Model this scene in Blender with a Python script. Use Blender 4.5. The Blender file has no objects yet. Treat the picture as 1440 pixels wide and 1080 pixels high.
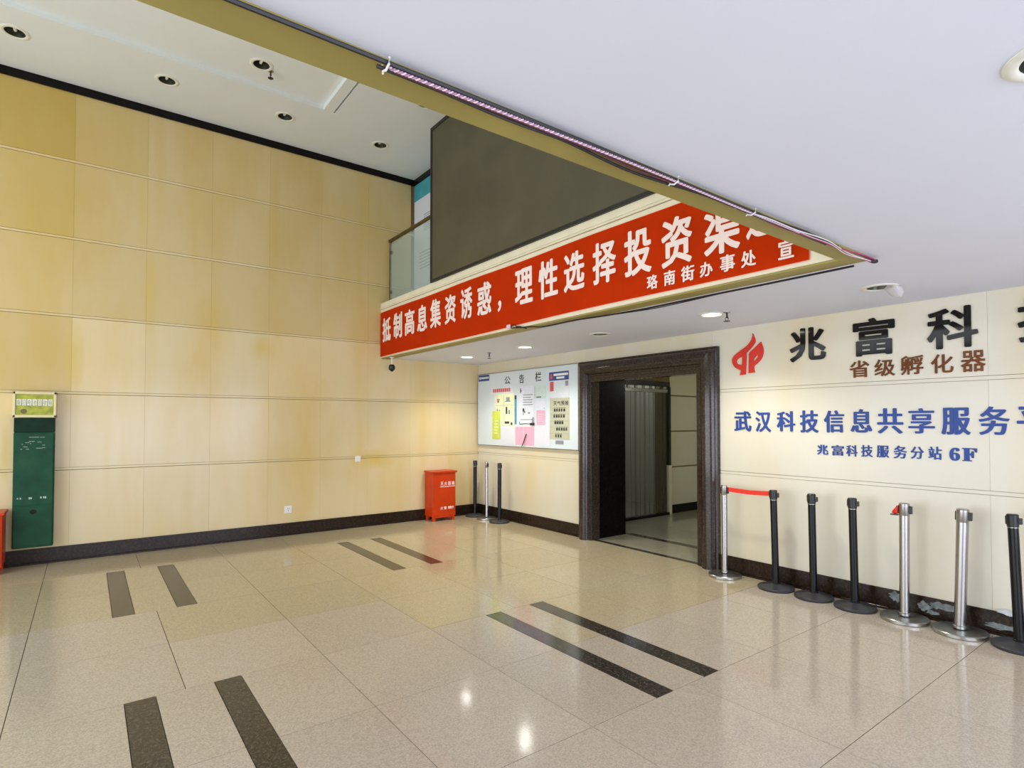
import bpy, bmesh, math, random
from mathutils import Vector, Matrix
random.seed(7)
PI = math.pi
scene = bpy.context.scene
COL = scene.collection

# ------------------------------------------------------------------ camera
FPX, YAW, PITCH = 800.24, 0.64194, 0.02196
CAM = Vector((8.4752, -5.5837, 1.62))
cd = bpy.data.cameras.new('camera')
cam = bpy.data.objects.new('camera', cd)
COL.objects.link(cam)
cd.sensor_width = 36.0
cd.lens = FPX * 36.0 / 1440.0
cd.shift_y = 35.84 / 1440.0
cd.clip_start = 0.02
cam.location = CAM
fwd = Vector((-math.cos(YAW) * math.cos(PITCH), math.sin(YAW) * math.cos(PITCH), math.sin(PITCH)))
cam.rotation_euler = fwd.to_track_quat('-Z', 'Y').to_euler()
scene.camera = cam

# ------------------------------------------------------------------ world, lights, exposure
w = bpy.data.worlds.new('world')
scene.world = w
w.use_nodes = True
w.node_tree.nodes['Background'].inputs[0].default_value = (0.72, 0.84, 1.0, 1)
w.node_tree.nodes['Background'].inputs[1].default_value = 1.2
scene.view_settings.view_transform = 'Standard'
scene.view_settings.look = 'None'
scene.view_settings.gamma = 1.0
scene.view_settings.use_curve_mapping = False
scene.view_settings.exposure = -0.16


def area(name, loc, direction, sx, sy, power, color):
    l = bpy.data.lights.new(name, 'AREA')
    l.shape = 'RECTANGLE'
    l.size, l.size_y, l.energy, l.color = sx, sy, power, color
    o = bpy.data.objects.new(name, l)
    COL.objects.link(o)
    o.location = loc
    o.rotation_euler = Vector(direction).to_track_quat('-Z', 'Y').to_euler()
    return o


# daylight through the entrance glazing behind the camera, the upper windows and the side glazing
area('daylight_entrance', (5.4, -9.8, 1.3), (0, 1, 0), 9.0, 2.3, 310, (0.86, 0.93, 1.0))
area('daylight_upper_windows', (3.6, -9.8, 4.3), (0, 1, -0.05), 6.0, 1.9, 85, (0.95, 0.97, 1.0))
area('daylight_side', (11.8, -3.6, 1.3), (-1, 0, 0), 5.6, 2.3, 245, (0.74, 0.80, 1.0))

# ------------------------------------------------------------------ materials
MATS = {}


def nodes_of(name):
    m = bpy.data.materials.new(name)
    m.use_nodes = True
    nt = m.node_tree
    return m, nt, nt.nodes['Principled BSDF']


def plain(name, col, rough=0.5, metal=0.0, var=0.06, scale=30.0, bump=0.0, coat=0.0, spec=0.5, stretch=None):
    if name in MATS:
        return MATS[name]
    m, nt, b = nodes_of(name)
    tc = nt.nodes.new('ShaderNodeTexCoord')
    mp = nt.nodes.new('ShaderNodeMapping')
    if stretch:
        mp.inputs['Scale'].default_value = stretch
    nz = nt.nodes.new('ShaderNodeTexNoise')
    nz.inputs['Scale'].default_value = scale
    nz.inputs['Detail'].default_value = 4
    nt.links.new(tc.outputs['Object'], mp.inputs[0])
    nt.links.new(mp.outputs[0], nz.inputs['Vector'])
    r = nt.nodes.new('ShaderNodeValToRGB')
    r.color_ramp.elements[0].position = 0.3
    r.color_ramp.elements[1].position = 0.7
    r.color_ramp.elements[0].color = tuple(c * (1 - var) for c in col) + (1,)
    r.color_ramp.elements[1].color = tuple(min(1, c * (1 + var)) for c in col) + (1,)
    nt.links.new(nz.outputs['Fac'], r.inputs[0])
    nt.links.new(r.outputs[0], b.inputs['Base Color'])
    b.inputs['Roughness'].default_value = rough
    b.inputs['Metallic'].default_value = metal
    b.inputs['Specular IOR Level'].default_value = spec
    b.inputs['Coat Weight'].default_value = coat
    b.inputs['Coat Roughness'].default_value = 0.05
    if bump:
        bp = nt.nodes.new('ShaderNodeBump')
        bp.inputs['Strength'].default_value = bump
        bp.inputs['Distance'].default_value = 0.002
        nt.links.new(nz.outputs['Fac'], bp.inputs['Height'])
        nt.links.new(bp.outputs[0], b.inputs['Normal'])
    MATS[name] = m
    return m


def emit(name, col, strength):
    m, nt, b = nodes_of(name)
    b.inputs['Base Color'].default_value = tuple(col) + (1,)
    b.inputs['Emission Color'].default_value = tuple(col) + (1,)
    b.inputs['Emission Strength'].default_value = strength
    return m


def mix(nt, fac, a, b_, blend='MIX'):
    n = nt.nodes.new('ShaderNodeMix')
    n.data_type = 'RGBA'
    n.blend_type = blend
    for sock, v in ((n.inputs[0], fac), (n.inputs[6], a), (n.inputs[7], b_)):
        if isinstance(v, (int, float)):
            sock.default_value = v
        elif isinstance(v, tuple):
            sock.default_value = v + (1,) if len(v) == 3 else v
        else:
            nt.links.new(v, sock)
    return n.outputs[2]


def ramp(nt, src, p0, p1, c0=(0, 0, 0), c1=(1, 1, 1)):
    r = nt.nodes.new('ShaderNodeValToRGB')
    r.color_ramp.elements[0].position = p0
    r.color_ramp.elements[1].position = p1
    r.color_ramp.elements[0].color = c0 + (1,)
    r.color_ramp.elements[1].color = c1 + (1,)
    nt.links.new(src, r.inputs[0])
    return r.outputs[0]


def noise(nt, vec, scale, detail=4, rough=0.5, sc=None):
    nz = nt.nodes.new('ShaderNodeTexNoise')
    nz.inputs['Scale'].default_value = scale
    nz.inputs['Detail'].default_value = detail
    nz.inputs['Roughness'].default_value = rough
    if sc:
        mp = nt.nodes.new('ShaderNodeMapping')
        mp.inputs['Scale'].default_value = sc
        nt.links.new(vec, mp.inputs[0])
        vec = mp.outputs[0]
    nt.links.new(vec, nz.inputs['Vector'])
    return nz.outputs['Fac']


STAINS = [(-1.95, 1.03, .36, .15, .75), (-5.72, 2.35, .10, .55, .6), (-4.97, 3.25, .07, .55, .5), (-4.22, 2.95, .09, .45, .45), (-3.62, 2.65, .18, .16, .5),
          (-2.10, 5.0, .12, .6, .5), (-5.05, 4.3, .08, .5, .4), (-6.3, 1.3, .05, .35, .6), (-3.5, 4.4, .1, .4, .35)]


def wall_panel_mat(name, base, stain, amount, rough=0.16, stains=()):
    """polished cream stone panel with yellowed vertical water stains"""
    m, nt, b = nodes_of(name)
    g = nt.nodes.new('ShaderNodeNewGeometry')
    oi = nt.nodes.new('ShaderNodeObjectInfo')
    pos = g.outputs['Position']
    c = mix(nt, ramp(nt, noise(nt, pos, 1.1, 5, 0.55, (1, 1, 0.35)), 0.42, 0.72), base, stain)
    c = mix(nt, ramp(nt, noise(nt, pos, 3.0, 3, 0.5, (1, 1, 0.09)), 0.55, 0.75, (0, 0, 0), (amount,) * 3), c, stain)
    c = mix(nt, ramp(nt, noise(nt, pos, 60, 6, 0.7), 0.3, 0.7, (0, 0, 0), (0.12,) * 3), c, tuple(x * 0.82 for x in base))
    c = mix(nt, 0.10, c, ramp(nt, oi.outputs['Random'], 0.0, 1.0, tuple(x * 0.75 for x in base), tuple(min(1, x * 1.2) for x in base)))
    if stains:                                # a few yellow water stains with a shape of their own
        wob = nt.nodes.new('ShaderNodeTexNoise')
        wob.inputs['Scale'].default_value = 4
        nt.links.new(pos, wob.inputs['Vector'])
        for (sy, sz, ry, rz, st) in stains:
            mp = nt.nodes.new('ShaderNodeMapping')
            mp.inputs['Location'].default_value = (0, -sy / ry, -sz / rz)
            mp.inputs['Scale'].default_value = (0, 1 / ry, 1 / rz)
            nt.links.new(pos, mp.inputs[0])
            ln = nt.nodes.new('ShaderNodeVectorMath')
            ln.operation = 'LENGTH'
            nt.links.new(mp.outputs[0], ln.inputs[0])
            ad = nt.nodes.new('ShaderNodeMath')
            ad.operation = 'ADD'
            nt.links.new(ln.outputs['Value'], ad.inputs[0])
            nt.links.new(wob.outputs['Fac'], ad.inputs[1])
            mr = nt.nodes.new('ShaderNodeMapRange')
            mr.inputs[1].default_value, mr.inputs[2].default_value = .6, 1.7
            mr.inputs[3].default_value, mr.inputs[4].default_value = st, 0
            nt.links.new(ad.outputs[0], mr.inputs[0])
            c = mix(nt, mr.outputs[0], c, (0.66, 0.47, 0.10))
    nt.links.new(c, b.inputs['Base Color'])
    b.inputs['Roughness'].default_value = rough
    b.inputs['Specular IOR Level'].default_value = 0.35
    return m


def tile_mat(name, a, bcol, dark, rough=0.10):
    """speckled polished terrazzo"""
    m, nt, b = nodes_of(name)
    g = nt.nodes.new('ShaderNodeNewGeometry')
    oi = nt.nodes.new('ShaderNodeObjectInfo')
    pos = g.outputs['Position']
    v = nt.nodes.new('ShaderNodeTexVoronoi')
    v.inputs['Scale'].default_value = 130
    nt.links.new(pos, v.inputs['Vector'])
    c = mix(nt, ramp(nt, noise(nt, pos, 0.8, 3), 0.35, 0.65), a, bcol)
    sp = ramp(nt, v.outputs['Color'], 0.15, 0.85, (0.0, 0.0, 0.0), (1, 1, 1))
    c = mix(nt, 0.42, c, mix(nt, sp, tuple(x * 0.55 for x in a), tuple(min(1, x * 1.25) for x in a)))
    c = mix(nt, ramp(nt, noise(nt, pos, 170, 2, 0.6), 0.60, 0.68, (0, 0, 0), (0.45,) * 3), c, dark)
    c = mix(nt, 0.12, c, ramp(nt, oi.outputs['Random'], 0.0, 1.0, tuple(x * 0.7 for x in a), tuple(min(1, x * 1.2) for x in a)))
    nt.links.new(c, b.inputs['Base Color'])
    rr = nt.nodes.new('ShaderNodeMapRange')
    rr.inputs[1].default_value, rr.inputs[2].default_value = 0.3, 0.7
    rr.inputs[3].default_value, rr.inputs[4].default_value = rough * 0.75, rough * 1.5
    nt.links.new(noise(nt, pos, 2.5, 5, 0.65), rr.inputs[0])
    nt.links.new(rr.outputs[0], b.inputs['Roughness'])
    b.inputs['Specular IOR Level'].default_value = 0.55
    return m


def granite_mat(name, dark, fleck, rough=0.12, spec=0.5, amt=0.5, scale=45):
    m, nt, b = nodes_of(name)
    g = nt.nodes.new('ShaderNodeNewGeometry')
    pos = g.outputs['Position']
    f = ramp(nt, noise(nt, pos, scale, 5, 0.7), 0.48, 0.68, (0, 0, 0), (amt,) * 3)
    c = mix(nt, f, dark, fleck)
    c = mix(nt, ramp(nt, noise(nt, pos, scale * 3, 3, 0.6), 0.55, 0.7, (0, 0, 0), (amt * 0.6,) * 3), c, tuple(x * 1.6 for x in fleck))
    nt.links.new(c, b.inputs['Base Color'])
    b.inputs['Roughness'].default_value = rough
    b.inputs['Specular IOR Level'].default_value = spec
    return m


def glass_mat(name, col, rough=0.02, alpha=0.25):
    m, nt, b = nodes_of(name)
    b.inputs['Base Color'].default_value = col + (1,)
    b.inputs['Roughness'].default_value = rough
    b.inputs['Alpha'].default_value = alpha
    b.inputs['Specular IOR Level'].default_value = 0.7
    return m


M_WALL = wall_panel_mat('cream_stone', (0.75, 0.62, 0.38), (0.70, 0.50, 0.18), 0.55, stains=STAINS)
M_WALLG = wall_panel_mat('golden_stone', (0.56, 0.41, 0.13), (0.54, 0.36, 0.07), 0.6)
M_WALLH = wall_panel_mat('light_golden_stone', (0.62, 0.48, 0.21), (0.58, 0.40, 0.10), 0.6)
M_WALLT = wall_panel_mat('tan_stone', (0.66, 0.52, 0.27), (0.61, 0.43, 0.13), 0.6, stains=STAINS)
M_WALLB = wall_panel_mat('pale_cream_stone', (0.72, 0.67, 0.54), (0.70, 0.59, 0.36), 0.28)
M_GROOVE = plain('groove_cream', (0.66, 0.52, 0.26), 0.4, var=0.1, scale=8)
M_JOINT = plain('joint_brown', (0.24, 0.16, 0.06), 0.8)
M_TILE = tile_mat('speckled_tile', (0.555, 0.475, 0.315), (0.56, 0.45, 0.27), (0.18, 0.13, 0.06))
M_TILEP = tile_mat('pinkish_speckled_tile', (0.575, 0.495, 0.395), (0.575, 0.475, 0.35), (0.19, 0.13, 0.09))  # pinker tile batch, with the cooler light on this side tinted in
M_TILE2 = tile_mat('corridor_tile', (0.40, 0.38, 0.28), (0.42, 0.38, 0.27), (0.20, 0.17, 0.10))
M_GROUT = plain('grout', (0.19, 0.15, 0.10), 0.9)
M_STRIP = granite_mat('dark_inlay_stone', (0.035, 0.028, 0.022), (0.16, 0.13, 0.10), 0.14, 0.5, 0.7)
M_SKIRT = granite_mat('skirting_stone', (0.015, 0.009, 0.006), (0.075, 0.042, 0.026), 0.18, 0.22, 0.6)
M_FRAME = granite_mat('frame_stone', (0.020, 0.014, 0.011), (0.11, 0.072, 0.050), 0.12, 0.42, 0.6, 60)
M_BLACKSTONE = granite_mat('black_jamb_stone', (0.003, 0.002, 0.002), (0.015, 0.010, 0.010), 0.22, 0.10, 0.5)
M_CEIL = plain('ceiling_paint', (0.74, 0.76, 0.85), 0.75, var=0.015, scale=1.5)
M_CEILU = plain('upper_ceiling_paint', (0.77, 0.81, 0.80), 0.7, var=0.02, scale=1.5)
M_KHAKI = plain('khaki_paint', (0.34, 0.28, 0.075), 0.55, var=0.10, scale=2.5)
M_FASCIA = plain('fascia_cream', (0.80, 0.74, 0.55), 0.6, var=0.05, scale=6)
M_BLACKTRIM = granite_mat('black_trim', (0.005, 0.004, 0.004), (0.02, 0.016, 0.013), 0.25, 0.15, 0.5)
M_DARK = plain('dark_cavity', (0.01, 0.01, 0.008), 0.9)
M_WHITE = plain('white_plastic', (0.85, 0.83, 0.78), 0.4, var=0.02)
M_CHROME = plain('brushed_steel', (0.42, 0.405, 0.39), 0.27, 1.0, var=0.08, scale=60, stretch=(1, 1, 0.03))
M_STEELBASE = plain('scuffed_steel', (0.42, 0.42, 0.39), 0.33, 1.0, var=0.18, scale=25)
M_BLACKGLOSS = plain('black_gloss_metal', (0.006, 0.006, 0.007), 0.17, 0.0, coat=0.0, var=0.1, spec=0.28)
M_BLACKBASE = plain('black_rubberised', (0.035, 0.035, 0.040), 0.42, var=0.25, scale=14)
M_BLACKPL = plain('black_plastic', (0.012, 0.012, 0.012), 0.4)
M_REDBELT = plain('red_webbing', (0.80, 0.03, 0.012), 0.6, var=0.08, scale=80)
M_RED = plain('red_enamel', (0.60, 0.045, 0.002), 0.35, spec=0.3, var=0.10, scale=5)
M_BANNER = plain('red_banner_cloth', (0.86, 0.058, 0.001), 0.85, spec=0.15, var=0.05, scale=3)
M_LETTER = plain('banner_lettering', (0.92, 0.76, 0.70), 0.7, var=0.02)
M_GREEN = plain('green_enamel', (0.010, 0.066, 0.030), 0.45, var=0.25, scale=6, bump=0.1, spec=0.2)
M_GREEND = plain('dark_green_recess', (0.003, 0.022, 0.009), 0.4, var=0.3, scale=9, spec=0.15)
M_BLACKLET = plain('black_acrylic', (0.008, 0.007, 0.005), 0.07, var=0.05, spec=0.28)
M_BRONZE = plain('bronze_mirror_acrylic', (0.17, 0.06, 0.022), 0.12, 0.7, var=0.2, scale=3)
M_BLUELET = plain('blue_acrylic', (0.022, 0.06, 0.27), 0.4, spec=0.3, var=0.12, scale=4)
M_REDLOGO = plain('red_acrylic', (0.66, 0.025, 0.015), 0.25, var=0.1, scale=6)
M_SCREEN = plain('unlit_screen', (0.085, 0.075, 0.042), 0.55, var=0.16, scale=1.8, bump=0.05)
M_TEAL = plain('teal_print', (0.06, 0.36, 0.42), 0.5, var=0.2, scale=4)
M_PAPER = plain('white_paper', (0.70, 0.72, 0.78), 0.7, var=0.02)
M_INK = plain('black_ink', (0.03, 0.03, 0.03), 0.6)
M_INKG = plain('grey_ink', (0.28, 0.28, 0.30), 0.6)
M_GLASS = glass_mat('rail_glass', (0.55, 0.72, 0.66), 0.03, 0.28)
M_PVC = glass_mat('clear_pvc', (0.07, 0.085, 0.075), 0.10, 0.42)
M_WINGLASS = glass_mat('window_glass', (0.7, 0.8, 0.85), 0.02, 0.12)
M_LAMP = emit('lamp_glow', (1.0, 0.98, 0.93), 26.0)

# ------------------------------------------------------------------ mesh helpers


def link(name, me, mat, parent=None):
    o = bpy.data.objects.new(name, me)
    if mat is not None:
        if isinstance(mat, (list, tuple)):
            for x in mat:
                me.materials.append(x)
        else:
            me.materials.append(mat)
    COL.objects.link(o)
    if parent:
        o.parent = parent
    return o


def obj(name, bm, mat, parent=None, smooth=False, off=None):
    me = bpy.data.meshes.new(name)
    bmesh.ops.recalc_face_normals(bm, faces=bm.faces)
    bm.to_mesh(me)
    bm.free()
    if smooth:
        try:
            me.shade_smooth()
            me.set_sharp_from_angle(angle=math.radians(35))
        except Exception:
            pass
    o = link(name, me, mat, parent)
    if parent is not None:            # meshes are written in world units: cancel the parent's placement
        o.matrix_parent_inverse = Matrix.Identity(4)
        o.location = (0, 0, 0)
    if off is not None:
        o.location = off
    return o


def add_box(bm, x0, x1, y0, y1, z0, z1, bevel=0.0, seg=1):
    r = bmesh.ops.create_cube(bm, size=1.0)
    vs = r['verts']
    for v in vs:
        v.co = Vector((x0 + (v.co.x + .5) * (x1 - x0), y0 + (v.co.y + .5) * (y1 - y0), z0 + (v.co.z + .5) * (z1 - z0)))
    if bevel:
        es = list({e for v in vs for e in v.link_edges})
        bmesh.ops.bevel(bm, geom=es, offset=bevel, segments=seg, affect='EDGES', profile=0.6)
    return bm


def box(*a, **k):
    return add_box(bmesh.new(), *a, **k)


def boxes(lst, bevel=0.0):
    bm = bmesh.new()
    for b in lst:
        add_box(bm, *b, bevel=bevel)
    return bm


def add_lathe(bm, prof, n=28, c=(0, 0, 0), close=True):
    rings = []
    for r, z in prof:
        if r < 1e-6:
            rings.append([bm.verts.new((c[0], c[1], c[2] + z))])
        else:
            rings.append([bm.verts.new((c[0] + r * math.cos(2 * PI * i / n), c[1] + r * math.sin(2 * PI * i / n), c[2] + z)) for i in range(n)])
    for a, b in zip(rings, rings[1:]):
        for i in range(n):
            j = (i + 1) % n
            if len(a) == 1 and len(b) == 1:
                continue
            if len(a) == 1:
                bm.faces.new((a[0], b[i], b[j]))
            elif len(b) == 1:
                bm.faces.new((a[i], a[j], b[0]))
            else:
                bm.faces.new((a[i], a[j], b[j], b[i]))
    return bm


def lathe(prof, n=28, c=(0, 0, 0)):
    return add_lathe(bmesh.new(), prof, n, c)


def add_tube(bm, pts, r, n=8):
    pts = [Vector(p) for p in pts]
    rings = []
    for i, p in enumerate(pts):
        t = (pts[min(i + 1, len(pts) - 1)] - pts[max(i - 1, 0)]).normalized()
        up = Vector((0, 0, 1)) if abs(t.z) < 0.9 else Vector((1, 0, 0))
        a = t.cross(up).normalized()
        b = t.cross(a).normalized()
        rr = r[i] if isinstance(r, (list, tuple)) else r
        rings.append([bm.verts.new(p + a * rr * math.cos(2 * PI * k / n) + b * rr * math.sin(2 * PI * k / n)) for k in range(n)])
    for x, y in zip(rings, rings[1:]):
        for k in range(n):
            l = (k + 1) % n
            bm.faces.new((x[k], x[l], y[l], y[k]))
    bm.faces.new(rings[0][::-1])
    bm.faces.new(rings[-1])
    return bm


def tube(pts, r, n=8):
    return add_tube(bmesh.new(), pts, r, n)


def tag(o, label=None, cat=None, group=None, kind=None):
    if label:
        o['label'] = label
    if cat:
        o['category'] = cat
    if group:
        o['group'] = group
    if kind:
        o['kind'] = kind
    return o


def struct(o, label=None):
    o['kind'] = 'structure'
    if label:
        o['label'] = label
    return o


def empty(name, loc=(0, 0, 0), rz=0.0):
    o = bpy.data.objects.new(name, None)
    o.empty_display_size = 0.1
    COL.objects.link(o)
    o.location = loc
    o.rotation_euler = (0, 0, rz)
    return o


def thing(name, loc, label, cat, group=None, rz=0.0):
    return tag(empty(name, loc, rz), label, cat, group)


def copy_tree(root, loc, name=None):
    r = root.copy()
    COL.objects.link(r)
    r.location = loc
    for ch in list(root.children):
        c = ch.copy()
        COL.objects.link(c)
        c.parent = r
        for g in list(ch.children):
            d = g.copy()
            COL.objects.link(d)
            d.parent = c
    return r


# ------------------------------------------------------------------ room: levels
CL = 2.635          # lower ceiling (underside of the mezzanine)
UC = 5.625          # upper ceiling
FY = -1.85          # fascia face
EX0, EX1 = 6.87, 7.01
NY, RX = -10.0, 12.0

# floor: grout bed + tiles (parts)
xs = [0.0, 0.94, 1.82, 2.70, 3.595, 4.49, 5.385, 6.28, 7.175, 8.07, 8.965, 9.86, 10.75, RX]
ys = [-0.06 - 0.8367 * k for k in range(0, 12)]
ys[0] = 0.0
ys = [y for y in ys if y > NY] + [NY]
floor = struct(obj('floor', box(-0.3, RX + 0.2, NY - 0.2, 0.0, -0.12, -0.012), M_GROUT))
G = 0.0022


def tile(x0, x1, y0, y1, mat, parent, name='tile'):
    if not hasattr(tile, 'cache'):
        tile.cache = {}
    key = (round(x1 - x0, 3), round(y1 - y0, 3), mat.name)
    if key not in tile.cache:
        wx, wy = (x1 - x0) / 2 - G, (y1 - y0) / 2 - G
        bm = box(-wx, wx, -wy, wy, -0.012, 0.0)
        me = bpy.data.meshes.new(name)
        bm.to_mesh(me)
        bm.free()
        me.materials.append(mat)
        tile.cache[key] = me
    o = bpy.data.objects.new(name, tile.cache[key])
    COL.objects.link(o)
    o.parent = parent
    o.location = ((x0 + x1) / 2, (y0 + y1) / 2, 0)
    return o


STRIPS = [(0.94, 2.70, -2.57), (4.49, 6.28, -2.57), (0.94, 2.70, -5.08), (4.49, 6.28, -5.08)]
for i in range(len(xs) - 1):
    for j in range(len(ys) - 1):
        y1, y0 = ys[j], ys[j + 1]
        TM = M_TILEP if (xs[i] > 5.3 or (xs[i] > 4.4 and y1 < -2.5) or (xs[i] > 3.5 and y1 < -3.3) or (xs[i] > 2.6 and y1 < -5.0)) else M_TILE  # by position: batch tone plus painted-in light, yellow near the wall, cooler right
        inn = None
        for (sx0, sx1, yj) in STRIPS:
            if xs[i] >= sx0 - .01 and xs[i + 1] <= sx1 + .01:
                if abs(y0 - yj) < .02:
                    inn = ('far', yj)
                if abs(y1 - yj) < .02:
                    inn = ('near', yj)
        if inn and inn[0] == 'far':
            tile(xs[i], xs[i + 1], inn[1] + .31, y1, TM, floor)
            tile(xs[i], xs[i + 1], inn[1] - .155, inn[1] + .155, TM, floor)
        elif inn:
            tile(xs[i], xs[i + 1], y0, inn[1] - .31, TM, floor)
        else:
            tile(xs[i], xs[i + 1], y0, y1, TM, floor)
for (sx0, sx1, yj) in STRIPS:
    for s in (-1, 1):
        ya, yb = sorted((yj + s * .155, yj + s * .31))
        tile(sx0, sx1, ya, yb, M_STRIP, floor, 'inlay_strip')

# left wall -------------------------------------------------------------
PT = 0.018
wall_left = struct(obj('wall_left', box(-0.25, -PT, NY, 0.25, 0.0, 5.75), M_JOINT))
zb = [(0.0, 1.055), (1.09, 1.945), (1.98, 2.855), (2.89, 3.775), (3.81, 4.695), (4.73, 5.625)]
yc = [0.0] + [-0.6 - 0.7335 * k for k in range(0, 13)] + [NY]
GP = 0.0005
pcache = {}


def panel(parent, center, sx, sy, sz, mat, name='panel'):
    key = (round(sx, 3), round(sy, 3), round(sz, 3), mat.name)
    if key not in pcache:
        bm = box(-sx / 2, sx / 2, -sy / 2, sy / 2, -sz / 2, sz / 2)
        es = [e for e in bm.edges]
        bmesh.ops.bevel(bm, geom=es, offset=0.0007, segments=1, affect='EDGES')
        me = bpy.data.meshes.new(name)
        bm.to_mesh(me)
        bm.free()
        me.materials.append(mat)
        pcache[key] = me
    o = bpy.data.objects.new(name, pcache[key])
    COL.objects.link(o)
    o.parent = parent
    o.location = center
    return o


for k in range(len(yc) - 1):
    ya, yb = yc[k + 1], yc[k]
    for (za, zt) in zb:
        if yb > -1.2:                      # bay under the mezzanine
            if za > CL - .1:
                continue
            zt = min(zt, CL)
        rnd = random.random()
        row = za / .92
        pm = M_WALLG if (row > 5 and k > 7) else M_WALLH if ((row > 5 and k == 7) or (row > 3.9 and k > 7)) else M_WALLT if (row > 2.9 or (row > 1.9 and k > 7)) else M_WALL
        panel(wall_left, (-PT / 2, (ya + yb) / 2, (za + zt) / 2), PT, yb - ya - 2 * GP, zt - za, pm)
for z0, z1 in ((1.055, 1.09), (1.945, 1.98), (2.855, 2.89), (3.775, 3.81), (4.695, 4.73)):
    ye = 0.0 if z1 < CL else -1.27
    obj('groove_strip', box(-PT, -0.004, NY, ye, z0 + .006, z1 - .003), M_WALL, wall_left)
bb = struct(obj('baseboard_left', boxes([(0.0, 0.016, NY, 0.0, 0.022, 0.178), (0.0, 0.026, NY, 0.0, 0.0, 0.020)], bevel=0.002), M_SKIRT))

# back wall with the doorway ---------------------------------------------
DX0, DX1, DZ = 2.86, 4.56, 2.18
wall_back = struct(obj('wall_back', boxes([(-PT, 2.80, PT, .12, 0, CL + .1), (4.62, RX, PT, .12, 0, CL + .1), (2.80, 4.62, PT, .12, 2.24, CL + .1)]), M_JOINT))
for (za, zt) in ((0.0, 1.055), (1.09, 1.945), (1.98, CL)):
    for xa, xb in ((0.0, 2.72), (4.74, 7.16), (7.16, 9.37), (9.37, RX)):
        panel(wall_back, ((xa + xb) / 2, PT / 2, (za + zt) / 2), xb - xa - 2 * GP, PT, zt - za, M_WALLB)
panel(wall_back, (3.73, PT / 2, (2.40 + CL) / 2), 2.02 - 2 * GP, PT, CL - 2.40, M_WALLB)
for z0, z1 in ((1.055, 1.09), (1.945, 1.98)):
    for xa, xb in ((0.0, 2.72), (4.74, RX)):
        obj('groove_strip', box(xa, xb, 0.004, PT, z0 + .003, z1 - .003), M_WALLB, wall_back)
struct(obj('baseboard_back', boxes([(0.02, 2.62, -0.016, 0, .022, .178), (0.02, 2.62, -.026, 0, 0, .020),
                                    (4.84, RX, -0.016, 0, .022, .178), (4.84, RX, -.026, 0, 0, .020)], bevel=0.002), M_SKIRT))

def patch(cx, cz, rx, rz, seed, mat, y=-.0172, name='worn_patch'):
    rnd = random.Random(seed)
    bm = bmesh.new()
    n = 26
    ring = [(cx + rx * (1 + rnd.uniform(-.25, .25)) * math.cos(2 * PI * k / n), cz + rz * (1 + rnd.uniform(-.35, .35)) * math.sin(2 * PI * k / n)) for k in range(n)]
    a = [bm.verts.new((x, y, z)) for x, z in ring]
    b = [bm.verts.new((x, y - .0012, z)) for x, z in ring]
    bm.faces.new(b)
    bm.faces.new(a[::-1])
    for k in range(n):
        bm.faces.new((a[k], a[(k + 1) % n], b[(k + 1) % n], b[k]))
    return bm


bbk = bpy.data.objects['baseboard_back']
M_DUST = plain('plaster_smear', (.20, .22, .21), .8, var=.45, scale=22)
M_PLASTER = plain('bare_plaster', (.58, .60, .58), .8, var=.15, scale=18)
for q in ((6.52, .125, .06, .040, 1), (6.72, .10, .05, .035, 2), (6.86, .125, .10, .030, 3), (6.78, .06, .05, .015, 4), (7.22, .07, .10, .022, 5), (7.45, .09, .12, .030, 6)):
    obj('worn_patch', patch(*q, M_DUST), M_DUST, bbk)
for q in ((7.28, .185, .10, .022, 7), (7.40, .165, .12, .030, 8), (7.55, .19, .10, .030, 9)):
    obj('plaster_patch', patch(*q, M_PLASTER, y=-.0185), M_PLASTER, bbk)

# doorway surround: moulded stone, three mitred lengths
door = struct(obj('door_1', boxes([(2.80, 2.87, -0.03, .12, 0, 2.24), (4.55, 4.62, -.03, .12, 0, 2.24), (2.87, 4.55, -.03, .12, 2.17, 2.24)]), M_FRAME),
              'dark speckled stone doorway with a heavy rounded surround')
PROF = [(0, 0), (0, .052), (.022, .055), (.026, .066), (.045, .088), (.075, .106), (.11, .113), (.145, .106), (.172, .086), (.184, .062), (.188, .050),
        (.206, .050), (.210, .038), (.236, .038), (.240, .030), (.24, -.0)]
OX0, OX1, OZ = 2.634, 4.830, 2.455


def sweep_surround():
    def pt(side, u, p, end):
        if side == 'L':
            return (OX0 + u, -p, 0.0 if end == 0 else OZ - u)
        if side == 'R':
            return (OX1 - u * 1.08, -p, 0.0 if end == 0 else OZ - u)
        return ((OX0 + u) if end == 0 else (OX1 - u * 1.08), -p, OZ - u)
    for side in ('L', 'R', 'T'):
        bm = bmesh.new()
        a = [bm.verts.new(pt(side, u, p, 0)) for u, p in PROF]
        b = [bm.verts.new(pt(side, u, p, 1)) for u, p in PROF]
        n = len(PROF)
        for i in range(n):
            j = (i + 1) % n
            bm.faces.new((a[i], a[j], b[j], b[i]))
        bm.faces.new(a)
        bm.faces.new(b[::-1])
        obj('architrave', bm, M_FRAME, door, smooth=True)


sweep_surround()

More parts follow.
